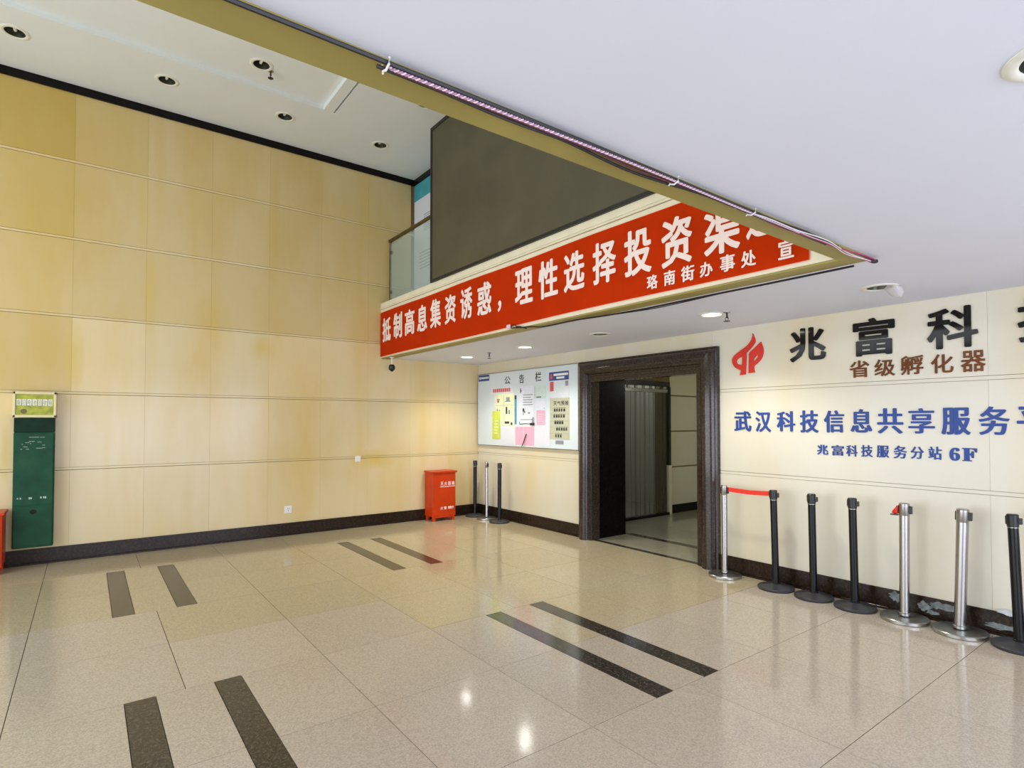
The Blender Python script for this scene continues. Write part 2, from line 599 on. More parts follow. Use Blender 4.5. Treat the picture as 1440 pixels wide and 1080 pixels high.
# corridor beyond the doorway --------------------------------------------
cfloor = struct(obj('floor', box(1.8, 6.2, 0.0, 5.5, -0.12, -0.012), M_GROUT), 'dim corridor floor beyond the doorway')
for i in range(5):
    xa, xb = 2.05 + .83 * i, 2.05 + .83 * (i + 1)
    for ya, yb in ((.815, 1.65), (1.65, 2.485), (2.485, 3.32), (3.32, 4.155), (4.155, 5.0)):
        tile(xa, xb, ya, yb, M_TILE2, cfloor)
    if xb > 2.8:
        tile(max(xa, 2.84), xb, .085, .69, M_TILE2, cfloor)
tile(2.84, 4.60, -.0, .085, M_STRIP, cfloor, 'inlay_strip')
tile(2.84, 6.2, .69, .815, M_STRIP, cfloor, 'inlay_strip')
struct(obj('wall_corridor_side', box(2.60, 2.84, .12, .68, 0, 2.62), M_BLACKSTONE), 'black polished stone pier inside the doorway')
wc = struct(obj('wall_corridor_left', boxes([(1.8, 2.035, .68, 1.50, 0, 2.62), (1.8, 2.035, 2.62, 5.5, 0, 2.62), (1.8, 2.035, 1.50, 2.62, 2.33, 2.62)]), M_JOINT))
for (za, zt) in ((0.0, .81), (.83, 1.445), (1.465, 2.08), (2.10, 2.62)):
    for ya, yb in ((2.72, 3.6), (3.6, 4.48), (4.48, 5.4)):
        panel(wc, (2.035 + .009, (ya + yb) / 2, (za + zt) / 2), .018, yb - ya - .003, zt - za - .004, M_WALLB)
struct(obj('baseboard_corridor', box(2.053, 2.07, 2.70, 5.4, 0, .15, bevel=.002), M_BLACKTRIM))
struct(obj('wall_corridor_end', box(1.8, 6.2, 5.4, 5.6, 0, 2.62), M_WALLB))
struct(obj('wall_corridor_right', box(6.0, 6.2, .12, 5.4, 0, 2.62), M_WALLB))
struct(obj('ceiling', box(1.8, 6.2, .12, 5.6, 2.62, 2.72), M_CEIL), 'dim white corridor ceiling')
struct(obj('wall_side_room', boxes([(0.3, .4, .9, 3.4, 0, 2.62), (.3, 1.8, .8, .9, 0, 2.62), (.3, 1.8, 3.4, 3.5, 0, 2.62)]), M_WALLB))
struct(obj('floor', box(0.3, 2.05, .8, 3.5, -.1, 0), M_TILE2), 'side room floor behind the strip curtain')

# lower ceiling with cut-outs for the recessed lights
DL_LOW = [(0.955, -0.84, 1), (2.424, -0.84, 1), (3.832, -0.84, 0), (5.317, -0.87, 1), (6.717, -0.813, 2), (8.14, -3.44, 0)]
DL_UP = [(0.803, -6.226), (0.776, -4.88), (1.66, -4.043), (0.781, -3.549), (0.81, -2.231), (2.151, -2.221)]


def cut_holes(o, centers, z, r):
    bm = bmesh.new()
    for c in centers:
        bmesh.ops.create_cone(bm, cap_ends=True, segments=32, radius1=r, radius2=r, depth=.5,
                              matrix=Matrix.Translation((c[0], c[1], z)))
    me = bpy.data.meshes.new('cutter')
    bm.to_mesh(me)
    bm.free()
    cut = bpy.data.objects.new('cutter', me)
    COL.objects.link(cut)
    md = o.modifiers.new('cut', 'BOOLEAN')
    md.operation, md.object, md.solver = 'DIFFERENCE', cut, 'EXACT'
    dg = bpy.context.evaluated_depsgraph_get()
    new = bpy.data.meshes.new_from_object(o.evaluated_get(dg))
    o.modifiers.clear()
    o.data = new
    bpy.data.objects.remove(cut)


def poly_prism(pts, z0, z1):
    bm = bmesh.new()
    a = [bm.verts.new((x, y, z0)) for x, y in pts]
    b = [bm.verts.new((x, y, z1)) for x, y in pts]
    n = len(pts)
    bm.faces.new(a)
    bm.faces.new(b)
    for i in range(n):
        bm.faces.new((a[i], a[(i + 1) % n], b[(i + 1) % n], b[i]))
    return bm


ceil_low = struct(obj('ceiling', poly_prism([(0, 0), (RX, 0), (RX, NY), (EX1, NY), (EX1, -1.70), (0, -1.70)], CL, CL + .06), M_CEIL),
                  'low flat white ceiling under the mezzanine')
cut_holes(ceil_low, DL_LOW, CL, 0.088)
struct(obj('trim_1', box(EX0, EX1, NY, -1.70, CL - .012, CL + .003, bevel=.003), M_KHAKI), 'khaki painted edge band along the long side of the ceiling opening')
struct(obj('trim_2', box(0, EX0, FY, -1.70, CL - .012, CL + .003, bevel=.003), M_KHAKI), 'khaki painted edge band under the banner fascia')
# slab above the low ceiling and fascia
struct(obj('wall_mezzanine_slab', boxes([(0.0, EX1, -1.74, .1, CL + .30, 3.44), (EX0 + .02, RX, NY, .1, CL + .30, 3.44)]), M_FASCIA))
struct(obj('wall_fascia', boxes([(0.0, EX0, FY, FY + .10, CL + .004, 3.40), (0.0, EX0, FY - .012, FY + .10, 3.405, 3.425),
                                 (0.0, EX0, FY - .004, FY + .10, 3.43, 3.505)], bevel=.003), M_FASCIA), 'cream fascia of the mezzanine edge')
struct(obj('wall_beam_side', box(EX0, EX1, NY, FY + .1, CL + .004, 3.50), M_FASCIA))
struct(obj('wall_upper_right', box(EX1, EX1 + .15, NY, -1.15, 3.44, 5.75), M_FASCIA))
wu = struct(obj('wall_upper_back', box(0.0, EX1, -1.27, -1.12, 3.44, 5.75), M_FASCIA))

# upper ceiling with shallow tray
cu = bmesh.new()
for b in [(-.2, 1.25, NY, -1.12, UC, UC + .15), (1.25, EX1 + .1, -3.20, -3.075, UC, UC + .15), (1.25, EX1 + .1, -3.05, -1.12, UC, UC + .15),
          ]:
    add_box(cu, *b)
ceil_up = struct(obj('ceiling', cu, M_CEILU), 'high cream ceiling with a shallow tray')
cut_holes(ceil_up, [c for c in DL_UP if not (c[0] > 1.25 and c[1] < -3.2)], UC + .08, 0.088)
tray = struct(obj('ceiling', box(1.25, EX1 + .1, NY, -3.20, UC + .055, UC + .15), M_CEILU), 'recessed tray in the high cream ceiling')
cut_holes(tray, [c for c in DL_UP if (c[0] > 1.25 and c[1] < -3.2)], UC + .1, 0.088)
struct(obj('trim_5', box(1.25, EX1 + .1, -3.075, -3.05, UC + .05, UC + .15), M_DARK), 'dark slot beside the ceiling tray')
struct(obj('trim_3', box(0.0, 0.022, NY, -1.27, 5.527, UC, bevel=.003), M_BLACKTRIM), 'black stone cornice strip along the long wall')
struct(obj('trim_4', box(0.022, EX1, -1.29, -1.27, 5.527, UC, bevel=.003), M_BLACKTRIM), 'black stone cornice strip above the poster')

# walls behind the camera: glazed entrance and side glazing --------------
struct(obj('wall_front', boxes([(-.25, .6, NY - .15, NY, 0, 5.75), (.6, RX, NY - .15, NY, 2.55, 3.2), (.6, RX, NY - .15, NY, 5.3, 5.75), (11.2, RX, NY - .15, NY, 0, 2.55),
                                (7.01, RX, NY - .15, NY, 3.2, 5.3)]), M_WALLB))
struct(obj('wall_right', boxes([(RX, RX + .15, NY, -8.2, 0, 3.4), (RX, RX + .15, -.6, .12, 0, 3.4), (RX, RX + .15, -8.2, -.6, 2.5, 3.4)]), M_WALLB))
win = 0


def window(x0, x1, y0, y1, z0, z1, n):
    global win
    win += 1
    wn = struct(empty('window_%d' % win, ((x0 + x1) / 2, (y0 + y1) / 2, z0)))
    o = Vector(wn.location)
    if x1 - x0 > y1 - y0:
        bars = [(x0 - o.x + (x1 - x0) * k / n - .03, x0 - o.x + (x1 - x0) * k / n + .03, -.04, .04, 0, z1 - z0) for k in range(n + 1)]
        bars += [(x0 - o.x, x1 - o.x, -.04, .04, a, a + .06) for a in (0, z1 - z0 - .06)]
        pane = (x0 - o.x, x1 - o.x, -.005, .005, 0.05, z1 - z0 - .05)
    else:
        bars = [(-.04, .04, y0 - o.y + (y1 - y0) * k / n - .03, y0 - o.y + (y1 - y0) * k / n + .03, 0, z1 - z0) for k in range(n + 1)]
        bars += [(-.04, .04, y0 - o.y, y1 - o.y, a, a + .06) for a in (0, z1 - z0 - .06)]
        pane = (-.005, .005, y0 - o.y, y1 - o.y, 0.05, z1 - z0 - .05)
    obj('window_frame', boxes(bars), M_CHROME, wn)
    obj('pane', box(*pane), M_WINGLASS, wn)


window(.6, 11.2, NY - .10, NY - .02, 0, 2.55, 8)
window(.6, 7.01, NY - .10, NY - .02, 3.2, 5.3, 5)
window(RX + .02, RX + .10, -8.2, -.6, 0, 2.5, 6)

# ------------------------------------------------------------------ text helper
_gl = {}


def glyph(ch, weight=0.0, hx=0.0, vy=0.0, nring=8, bev=0.0, ext=0.02, res=3):
    """list of (verts, faces) for a character, normalised to the unit box; z is the extrusion"""
    key = (ch, weight, hx, vy, nring, bev, ext, res)
    if key in _gl:
        return _gl[key]
    cu_ = bpy.data.curves.new('t', 'FONT')
    cu_.body = ch
    cu_.size = 1.0
    cu_.offset = weight
    cu_.extrude = ext
    cu_.bevel_depth = bev
    cu_.bevel_resolution = 1 if bev else 0
    cu_.resolution_u = res
    o = bpy.data.objects.new('t', cu_)
    COL.objects.link(o)
    dg = bpy.context.evaluated_depsgraph_get()
    me = bpy.data.meshes.new_from_object(o.evaluated_get(dg))
    bpy.data.objects.remove(o)
    vs = [v.co.copy() for v in me.vertices]
    fs = [tuple(p.vertices) for p in me.polygons]
    bpy.data.meshes.remove(me)
    if hx or vy:                             # bolder strokes: shifted copies on an ellipse (hx > vy thickens verticals)
        base = list(vs)
        nf = list(fs)
        vs, fs = [], []
        N_ = nring
        sh = [(math.cos(2 * PI * k / N_) * hx, math.sin(2 * PI * k / N_) * vy) for k in range(N_)] + [(0, 0)]
        if not vy:
            sh = [(-hx, 0), (-.33 * hx, 0), (.33 * hx, 0), (hx, 0)]
        for k, (dx_, dy_) in enumerate(sh):
            n0 = len(vs)
            vs += [Vector((v.x + dx_, v.y + dy_, v.z * (1 + .035 * k))) for v in base]
            fs += [tuple(i + n0 for i in f) for f in nf]
    if not vs:
        _gl[key] = ([], [])
        return _gl[key]
    x0, x1 = min(v.x for v in vs), max(v.x for v in vs)
    y0, y1 = min(v.y for v in vs), max(v.y for v in vs)
    z0, z1 = min(v.z for v in vs), max(v.z for v in vs)
    out = [((v.x - x0) / max(x1 - x0, 1e-6), (v.y - y0) / max(y1 - y0, 1e-6), (v.z - z0) / max(z1 - z0, 1e-6)) for v in vs]
    _gl[key] = (out, fs)
    return _gl[key]


def glyph_mesh(items, plane, depth, **kw):
    """items: (char, a0, a1, z0, z1); plane ('y', value) faces -y, ('x', value) faces +x"""
    V, F = [], []
    for ch, a0, a1, z0, z1 in items:
        vs, fs = glyph(ch, **kw)
        n0 = len(V)
        for (u, v, t) in vs:
            a, z = a0 + u * (a1 - a0), z0 + v * (z1 - z0)
            if plane[0] == 'y':
                V.append((a, plane[1] - t * depth, z))
            else:
                V.append((plane[1] + t * depth, a, z))
        F += [tuple(i + n0 for i in f) for f in fs]
    me = bpy.data.meshes.new('lettering')
    me.from_pydata(V, [], F)
    me.update()
    return me


def letters(name, items, plane, depth, mat, parent, **kw):
    o = link(name, glyph_mesh(items, plane, depth, **kw), mat, parent)
    return o


# ------------------------------------------------------------------ red banner
BAN = [('抵', 0.107, 0.409, 2.869, 3.24), ('制', 0.505, 0.798, 2.874, 3.259), ('高', 0.888, 1.195, 2.876, 3.247), ('息', 1.278, 1.572, 2.879, 3.247),
       ('集', 1.66, 1.947, 2.88, 3.263), ('资', 2.052, 2.325, 2.881, 3.253), ('诱', 2.434, 2.707, 2.884, 3.267), ('惑', 2.819, 3.113, 2.876, 3.257),
       ('，', 3.24, 3.31, 2.865, 2.989), ('理', 3.565, 3.871, 2.879, 3.26), ('性', 3.964, 4.267, 2.870, 3.259), ('选', 4.354, 4.641, 2.873, 3.25),
       ('择', 4.749, 5.037, 2.869, 3.25), ('投', 5.131, 5.43, 2.862, 3.256), ('资', 5.532, 5.824, 2.855, 3.245), ('渠', 5.928, 6.224, 2.855, 3.235),
       ('道', 6.30, 6.46, 2.875, 3.235)]
BAN[-1] = ('道', 6.27, 6.46, 2.90, 3.235)
BAN2 = [('珞', 5.38, 5.493, 2.713, 2.831), ('南', 5.554, 5.664, 2.712, 2.832), ('街', 5.719, 5.841, 2.71, 2.831), ('办', 5.89, 6.0, 2.712, 2.823),
        ('事', 6.061, 6.182, 2.713, 2.836), ('处', 6.229, 6.342, 2.711, 2.827), ('宣', 6.5, 6.607, 2.706, 2.836)]
bz0, bz1 = 2.672, 3.348
banner = thing('banner', (0, FY - .014, 0), 'long red cloth banner with pale Chinese slogan stretched along the mezzanine edge', 'banner')
bm = bmesh.new()
NB = 90
grid = []
for k in range(NB + 1):
    x = 0.012 + (6.70 - 0.012) * k / NB
    wv = .004 * math.sin(x * 2.1) + .0025 * math.sin(x * 5.3 + 1)
    sag = -.022 * max(0, 1 - x / 3.7) + .006 * math.sin(x * 1.7)
    grid.append([bm.verts.new((x, -(abs(wv) * (1 - abs(v * 2 - 1)) + .001), bz0 + sag * (1 - v) + (bz1 - bz0 + .004 * math.sin(x * 3)) * v)) for v in (0, .25, .5, .75, 1)])
for a, b in zip(grid, grid[1:]):
    for i in range(4):
        bm.faces.new((a[i], b[i], b[i + 1], a[i + 1]))
r = bmesh.ops.solidify(bm, geom=list(bm.faces), thickness=.002)
cloth = obj('cloth', bm, M_BANNER, banner, smooth=True)
for it in BAN:
    letters('character', [it], ('y', -.0062), .0022, M_LETTER, banner, hx=.034, vy=.020)
for it in BAN2:
    letters('character', [it], ('y', -.0062), .0022, M_LETTER, banner, hx=.030, vy=.018)

# ------------------------------------------------------------------ signs on the back wall
S_BLACK = [('兆', 5.616, 5.961, 2.208, 2.532), ('富', 6.198, 6.533, 2.209, 2.544), ('科', 6.767, 7.106, 2.213, 2.546), ('技', 7.34, 7.68, 2.21, 2.548)]
S_BRONZE = [('省', 6.164, 6.329, 2.021, 2.175), ('级', 6.369, 6.53, 2.021, 2.17), ('孵', 6.573, 6.738, 2.02, 2.182), ('化', 6.79, 6.943, 2.017, 2.174),
            ('器', 6.991, 7.148, 2.015, 2.183)]
S_BLUE = [('武', 5.005, 5.202, 1.52, 1.734), ('汉', 5.246, 5.415, 1.518, 1.731), ('科', 5.474, 5.661, 1.526, 1.727), ('技', 5.708, 5.883, 1.518, 1.732),
          ('信', 5.933, 6.112, 1.522, 1.728), ('息', 6.166, 6.345, 1.525, 1.736), ('共', 6.385, 6.585, 1.519, 1.74), ('享', 6.622, 6.81, 1.523, 1.735),
          ('服', 6.854, 7.047, 1.518, 1.736), ('务', 7.097, 7.285, 1.519, 1.74), ('平', 7.325, 7.53, 1.519, 1.735)]
S_BLUE2 = [('兆', 5.866, 5.969, 1.311, 1.405), ('富', 5.998, 6.107, 1.309, 1.406), ('科', 6.125, 6.223, 1.307, 1.41), ('技', 6.25, 6.347, 1.309, 1.414),
           ('服', 6.376, 6.475, 1.31, 1.414), ('务', 6.508, 6.609, 1.307, 1.418), ('分', 6.634, 6.731, 1.31, 1.413), ('站', 6.761, 6.855, 1.311, 1.418),
           ('𝟔', 6.905, 6.975, 1.309, 1.414), ('𝐅', 6.987, 7.085, 1.31, 1.414)]


def sign(label, items, depth, mat, name, **kw):
    xm = (items[0][1] + items[-1][2]) / 2
    t = thing(name, (xm, -.0015, items[0][3]), label, 'sign')
    for ch, a0, a1, z0, z1 in items:
        letters('character', [(ch, a0 - xm, a1 - xm, z0 - items[0][3], z1 - items[0][3])], ('y', 0.0), depth, mat, t, **kw)
    return t


sign('row of large glossy black rounded raised characters high on the right wall', S_BLACK, .012, M_BLACKLET, 'raised_lettering', hx=.030, vy=.022, nring=12)
sign('row of small bronze mirrored raised characters below the large black ones', S_BRONZE, .007, M_BRONZE, 'raised_lettering', hx=.018, vy=.014)
sign('long row of medium blue raised characters across the middle of the right wall', S_BLUE, .006, M_BLUELET, 'raised_lettering', hx=.036, vy=.012)
sign('short row of small blue characters ending in 6F', S_BLUE2, .004, M_BLUELET, 'raised_lettering', hx=.036, vy=.012)


def outline_mesh(loops, plane_y, depth):
    c = bpy.data.curves.new('o', 'CURVE')
    c.dimensions = '2D'
    c.fill_mode = 'BOTH'
    c.extrude = depth / 2
    for lp in loops:
        s = c.splines.new('NURBS' if False else 'POLY')
        s.points.add(len(lp) - 1)
        for p, (x, z) in zip(s.points, lp):
            p.co = (x, z, 0, 1)
        s.use_cyclic_u = True
    o = bpy.data.objects.new('o', c)
    COL.objects.link(o)
    dg = bpy.context.evaluated_depsgraph_get()
    me = bpy.data.meshes.new_from_object(o.evaluated_get(dg))
    bpy.data.objects.remove(o)
    for v in me.vertices:
        v.co = Vector((v.co.x, plane_y - depth / 2 - v.co.z, v.co.y))
    me.update()
    return me


def smooth_loop(pts, n=5, sharp=()):
    out = []
    N = len(pts)
    for i in range(N):
        p0, p1, p2, p3 = pts[i - 1], pts[i], pts[(i + 1) % N], pts[(i + 2) % N]
        if i in sharp:
            p0 = p1
        if (i + 1) % N in sharp:
            p3 = p2
        for k in range(n):
            t = k / n
            out.append(tuple(.5 * (2 * p1[d] + (p2[d] - p0[d]) * t + (2 * p0[d] - 5 * p1[d] + 4 * p2[d] - p3[d]) * t * t
                                   + (3 * p1[d] - p0[d] - 3 * p2[d] + p3[d]) * t ** 3) for d in (0, 1)))
    return out


LG1 = [(5.229, 2.548), (5.256, 2.470), (5.235, 2.425), (5.195, 2.385), (5.155, 2.350), (5.150, 2.231), (5.143, 2.123), (5.077, 2.118), (5.092, 2.168),
       (5.022, 2.207), (4.987, 2.27), (5.005, 2.325), (5.079, 2.378), (5.16, 2.424), (5.212, 2.483)]
LG1H = [(5.106, 2.315), (5.104, 2.228), (5.055, 2.240), (5.040, 2.272), (5.062, 2.300)]
LG2 = [(5.316, 2.450), (5.343, 2.371), (5.330, 2.290), (5.285, 2.237), (5.241, 2.205), (5.239, 2.165), (5.247, 2.137), (5.177, 2.133), (5.182, 2.287),
       (5.190, 2.348), (5.25, 2.395)]
LG2H = [(5.236, 2.278), (5.278, 2.325), (5.283, 2.300), (5.262, 2.272), (5.238, 2.252)]
logo = thing('emblem', (5.165, 0, 2.12), 'red flame-shaped emblem left of the large black characters', 'emblem')


def rel(lp):
    return [(x - 5.165, z - 2.12) for x, z in lp]


link('emblem_half', outline_mesh([smooth_loop(rel(LG1), 4, (0, 4, 6, 7, 8)), smooth_loop(rel(LG1H), 4, (0, 1))], 0, .014), M_REDLOGO, logo)
link('emblem_half', outline_mesh([smooth_loop(rel(LG2), 4, (0, 6, 7, 5)), smooth_loop(rel(LG2H), 4, (0, 1))], 0, .014), M_REDLOGO, logo)

# ------------------------------------------------------------------ dark screen, poster, glass rail
scr = thing('display_screen', (1.66, FY - .03, 3.505), 'huge switched-off display screen in a black frame standing on the mezzanine edge', 'screen')
obj('screen_panel', box(.035, 5.19, .012, .09, .035, 2.08), M_SCREEN, scr)
bm = boxes([(0, .035, 0, .10, 0, 2.118), (5.17, 5.21, 0, .10, 0, 2.118), (.035, 5.19, 0, .10, 2.07, 2.118), (.035, 5.19, 0, .10, 0, .035)], bevel=.003)
obj('screen_frame', bm, M_BLACKPL, scr)

pst = thing('wall_poster', (0.012, -1.272, 3.55), 'tall printed poster with teal top on the narrow upper wall left of the big screen', 'poster')
obj('sheet', box(0, 2.2, -.006, 0, 0, 1.97), M_PAPER, pst)
obj('heading_band', box(0, 2.2, -.008, -.006, 1.70, 1.97), M_TEAL, pst)
lines = []
for k in range(9):
    z = 1.40 - k * .032
    lines.append((.34, .34 + random.uniform(.22, .42), -.0075, -.006, z, z + .010))
for k in range(6):
    lines.append((.20, .75, -.0075, -.006, .80 - k * .05, .815 - k * .05))
obj('print_lines', boxes(lines), M_INKG, pst)['kind'] = 'stuff'

rail = thing('glass_railing', (0.03, -1.72, 3.445), 'short glass balustrade with bronze handrail between the long wall and the screen', 'railing')
M_BRASS = plain('aged_bronze', (0.16, 0.12, 0.06), 0.35, 0.8, var=0.2, scale=10)
obj('glass_panel', box(.05, 1.60, -.006, .006, .10, 1.02), M_GLASS, rail)
obj('handrail', tube([(0, 0, 1.075), (.8, 0, 1.075), (1.62, 0, 1.075)], .027, 12), M_BRASS, rail, smooth=True)
obj('post', tube([(.03, 0, 0), (.03, 0, 1.05)], .020, 10), M_BRASS, rail, smooth=True)
obj('post', tube([(1.60, 0, 0), (1.60, 0, 1.05)], .020, 10), M_BRASS, rail, smooth=True)
for z in (.22, .85):
    obj('glass_clamp', box(.04, .09, -.016, .016, z, z + .05, bevel=.004), M_BRASS, rail)
obj('base_channel', box(.0, 1.62, -.02, .02, 0, .04, bevel=.003), M_BRASS, rail)

# ------------------------------------------------------------------ recessed downlights
M_RING = plain('cream_ring_enamel', (0.80, 0.80, 0.70), 0.35, var=0.04)
M_REFL = plain('lamp_reflector', (0.07, 0.07, 0.05), 0.28, 0.6, var=0.3, scale=12)


def downlight(x, y, z, lit, label, group=None):
    t = thing('downlight', (x, y, z), label, 'ceiling light', group)
    obj('trim_ring', lathe([(.086, .0), (.086, -.004), (.094, -.009), (.112, -.009), (.124, -.003), (.124, 0), (.086, 0)], 40), M_RING, t, smooth=True)
    obj('reflector', lathe([(.0862, -.002), (.078, .03), (.062, .075), (.045, .10), (0, .10)], 32), M_REFL if not lit else M_WHITE, t, smooth=True)
    if lit:
        obj('lamp', lathe([(0, .012), (.070, .012), (.076, .02), (.04, .045), (0, .045)], 28), M_LAMP, t, smooth=True)
        l = bpy.data.lights.new('downlight_beam', 'SPOT')
        l.energy, l.spot_size, l.spot_blend, l.shadow_soft_size, l.color = 85, math.radians(130), .8, .06, (1.0, .97, .86)
        lo = bpy.data.objects.new('downlight_beam', l)
        COL.objects.link(lo)
        lo.parent = t
        lo.location = (0, 0, -.03)
    else:
        obj('lamp_tube', tube([(-.045, 0, .045), (.0, 0, .04), (.05, 0, .045)], .016, 10), M_WHITE, t, smooth=True)
        obj('socket', lathe([(0, .06), (.03, .06), (.03, .098), (0, .098)], 16), M_DARK, t)
    return t


downlight(*DL_LOW[0][:2], CL, True, 'lit recessed ceiling light nearest the corner, left of the sprinkler')
downlight(*DL_LOW[1][:2], CL, True, 'lit recessed ceiling light right of the sprinkler over the notice board')
downlight(*DL_LOW[2][:2], CL, False, 'unlit dark recessed ceiling light above the stone doorway')
downlight(*DL_LOW[3][:2], CL, True, 'lit recessed ceiling light in front of the red emblem')
bl = downlight(*DL_LOW[4][:2], CL, False, 'unlit recessed ceiling light with a torn translucent cover hanging beside it')
bm = bmesh.new()
rr = [bm.verts.new((.07 + .055 * math.cos(a), .05 + .06 * math.sin(a), -.004 + .01 * math.sin(3 * a))) for a in [2 * PI * k / 14 for k in range(14)]]
mid = [bm.verts.new((.085 + .05 * math.cos(a), .07 + .035 * math.sin(a), -.05 + .012 * math.sin(2 * a))) for a in [2 * PI * k / 14 for k in range(14)]]
tip = [bm.verts.new((.10 + .018 * math.cos(a), .08 + .012 * math.sin(a), -.080)) for a in [2 * PI * k / 14 for k in range(14)]]
for A, B in ((rr, mid), (mid, tip)):
    for k in range(14):
        bm.faces.new((A[k], A[(k + 1) % 14], B[(k + 1) % 14], B[k]))
bmesh.ops.solidify(bm, geom=list(bm.faces), thickness=.002)
obj('torn_cover', bm, glass_mat('torn_plastic', (0.92, 0.88, 0.88), .3, .55), bl, smooth=True)
downlight(*DL_LOW[5][:2], CL, False, 'large unlit recessed light cut off at the upper right edge of the view')
UPL = ['unlit high ceiling light nearest the upper left corner of the view', 'second unlit high ceiling light from the left, near the black cornice',
       'unlit high ceiling light beside the high sprinkler', 'unlit high ceiling light just below the tray edge, above the black cornice',
       'farthest unlit high ceiling light before the poster', 'unlit high ceiling light half hidden behind the khaki edge band']
for (x, y), lb in zip(DL_UP, UPL):
    downlight(x, y, UC if not (x > 1.25 and y < -3.2) else UC + .055, False, lb)


def sprinkler(x, y, z, label):
    t = thing('sprinkler', (x, y, z), label, 'sprinkler')
    obj('escutcheon', lathe([(0, 0), (.032, 0), (.030, -.006), (.012, -.010), (0, -.010)], 20), M_CHROME, t, smooth=True)
    obj('stem', lathe([(.009, -.008), (.009, -.045), (.013, -.048), (.005, -.056), (0, -.056)], 12), M_BLACKPL, t, smooth=True)
    obj('frame_arms', bmesh_arms(), M_BLACKPL, t)
    obj('deflector', lathe([(0, -.085), (.030, -.083), (.030, -.087), (0, -.089)], 16), M_BLACKPL, t)
    return t


def bmesh_arms():
    bm = bmesh.new()
    for s in (-1, 1):
        add_tube(bm, [(.008 * s, 0, -.045), (.016 * s, 0, -.065), (.006 * s, 0, -.085)], .0035, 6)
    return bm


sprinkler(1.60, -0.86, CL, 'ceiling sprinkler between the two lit lights near the corner')
sprinkler(5.47, -0.86, CL, 'ceiling sprinkler beside the lit light in front of the red emblem')
sprinkler(1.60, -3.93, UC + .055, 'sprinkler on the high ceiling beside an unlit light')

# ------------------------------------------------------------------ security camera under the banner
sc = thing('security_camera', (0.30, -1.80, CL - .012), 'small black dome security camera hanging under the left end of the banner', 'camera')
obj('bracket', tube([(0, 0, 0), (.0, 0, -.06), (.005, 0, -.12)], .009, 8), M_WHITE, sc, smooth=True)
obj('mount_plate', lathe([(0, 0), (.035, 0), (.035, -.008), (0, -.008)], 18), M_WHITE, sc)
obj('dome', lathe([(0, -.110), (.03, -.112), (.045, -.13), (.052, -.16), (.046, -.19), (.028, -.208), (0, -.214)], 24), M_BLACKPL, sc, smooth=True)
obj('lens', lathe([(0, -.213), (.018, -.213), (.018, -.222), (0, -.222)], 16, (.012, -.004, 0)), M_BLACKGLOSS, sc, smooth=True)

# ------------------------------------------------------------------ stanchions
BR = .165


def stanchion(x, y, kind, tilt, label, belt=None, pole_r=.032, h=.955, BR=.165):
    steel = kind == 'steel'
    t = thing('stanchion', (x, y, 0), label, 'stanchion')
    prof = [(0, .0), (BR - .004, .0), (BR, .005), (BR, .026), (BR - .005, .031), (BR * .5, .033), (.05, .034), (pole_r, .035)] if steel else \
        [(0, .0), (BR - .004, .0), (BR, .006), (BR, .020), (BR - .006, .027), (BR * .8, .032), (.06, .044), (.045, .050), (pole_r, .054)]
    obj('base', lathe(prof, 48),
        M_STEELBASE if steel else M_BLACKBASE, t, smooth=True)
    obj('collar', lathe([(pole_r, .045), (pole_r + .006, .045), (pole_r + .006, .060), (pole_r, .064)], 28), M_CHROME if steel else M_BLACKGLOSS, t, smooth=True)
    top = h - (.012 if steel else .085)
    pole = obj('pole', lathe([(0, .04), (pole_r, .04), (pole_r, top), (0, top)], 28), M_CHROME if steel else M_BLACKGLOSS, t, smooth=True)
    parts = [pole]
    if steel:
        parts.append(obj('cap', lathe([(pole_r + .001, h - .10), (pole_r + .002, h - .098), (pole_r + .002, h - .006), (pole_r - .004, h), (0, h)], 28), M_CHROME, t, smooth=True))
        parts.append(obj('belt_cassette', box(pole_r - .004, pole_r + .020, -.013, .013, h - .085, h - .022, bevel=.003), M_BLACKPL, t))
        parts.append(obj('belt_slot', box(-pole_r - .008, -pole_r + .004, -.011, .011, h - .09, h - .02, bevel=.003), M_BLACKPL, t))
    else:
        parts.append(obj('cap', lathe([(pole_r, h - .09), (pole_r + .003, h - .086), (pole_r + .004, h - .006), (pole_r - .001, h), (0, h)], 28), M_BLACKPL, t, smooth=True))
        parts.append(obj('belt_cassette', box(pole_r, pole_r + .022, -.012, .012, h - .070, h - .026, bevel=.003), M_BLACKPL, t))
        parts.append(obj('belt_slot', box(-pole_r - .009, -pole_r, -.011, .011, h - .075, h - .014, bevel=.003), M_BLACKPL, t))
        parts.append(obj('ring', lathe([(pole_r + .0005, h - .098), (pole_r + .003, h - .096), (pole_r + .003, h - .092), (pole_r + .0005, h - .09)], 28), M_CHROME, t, smooth=True))
    for p in parts:
        p.rotation_euler = (0, tilt, 0)
    return t


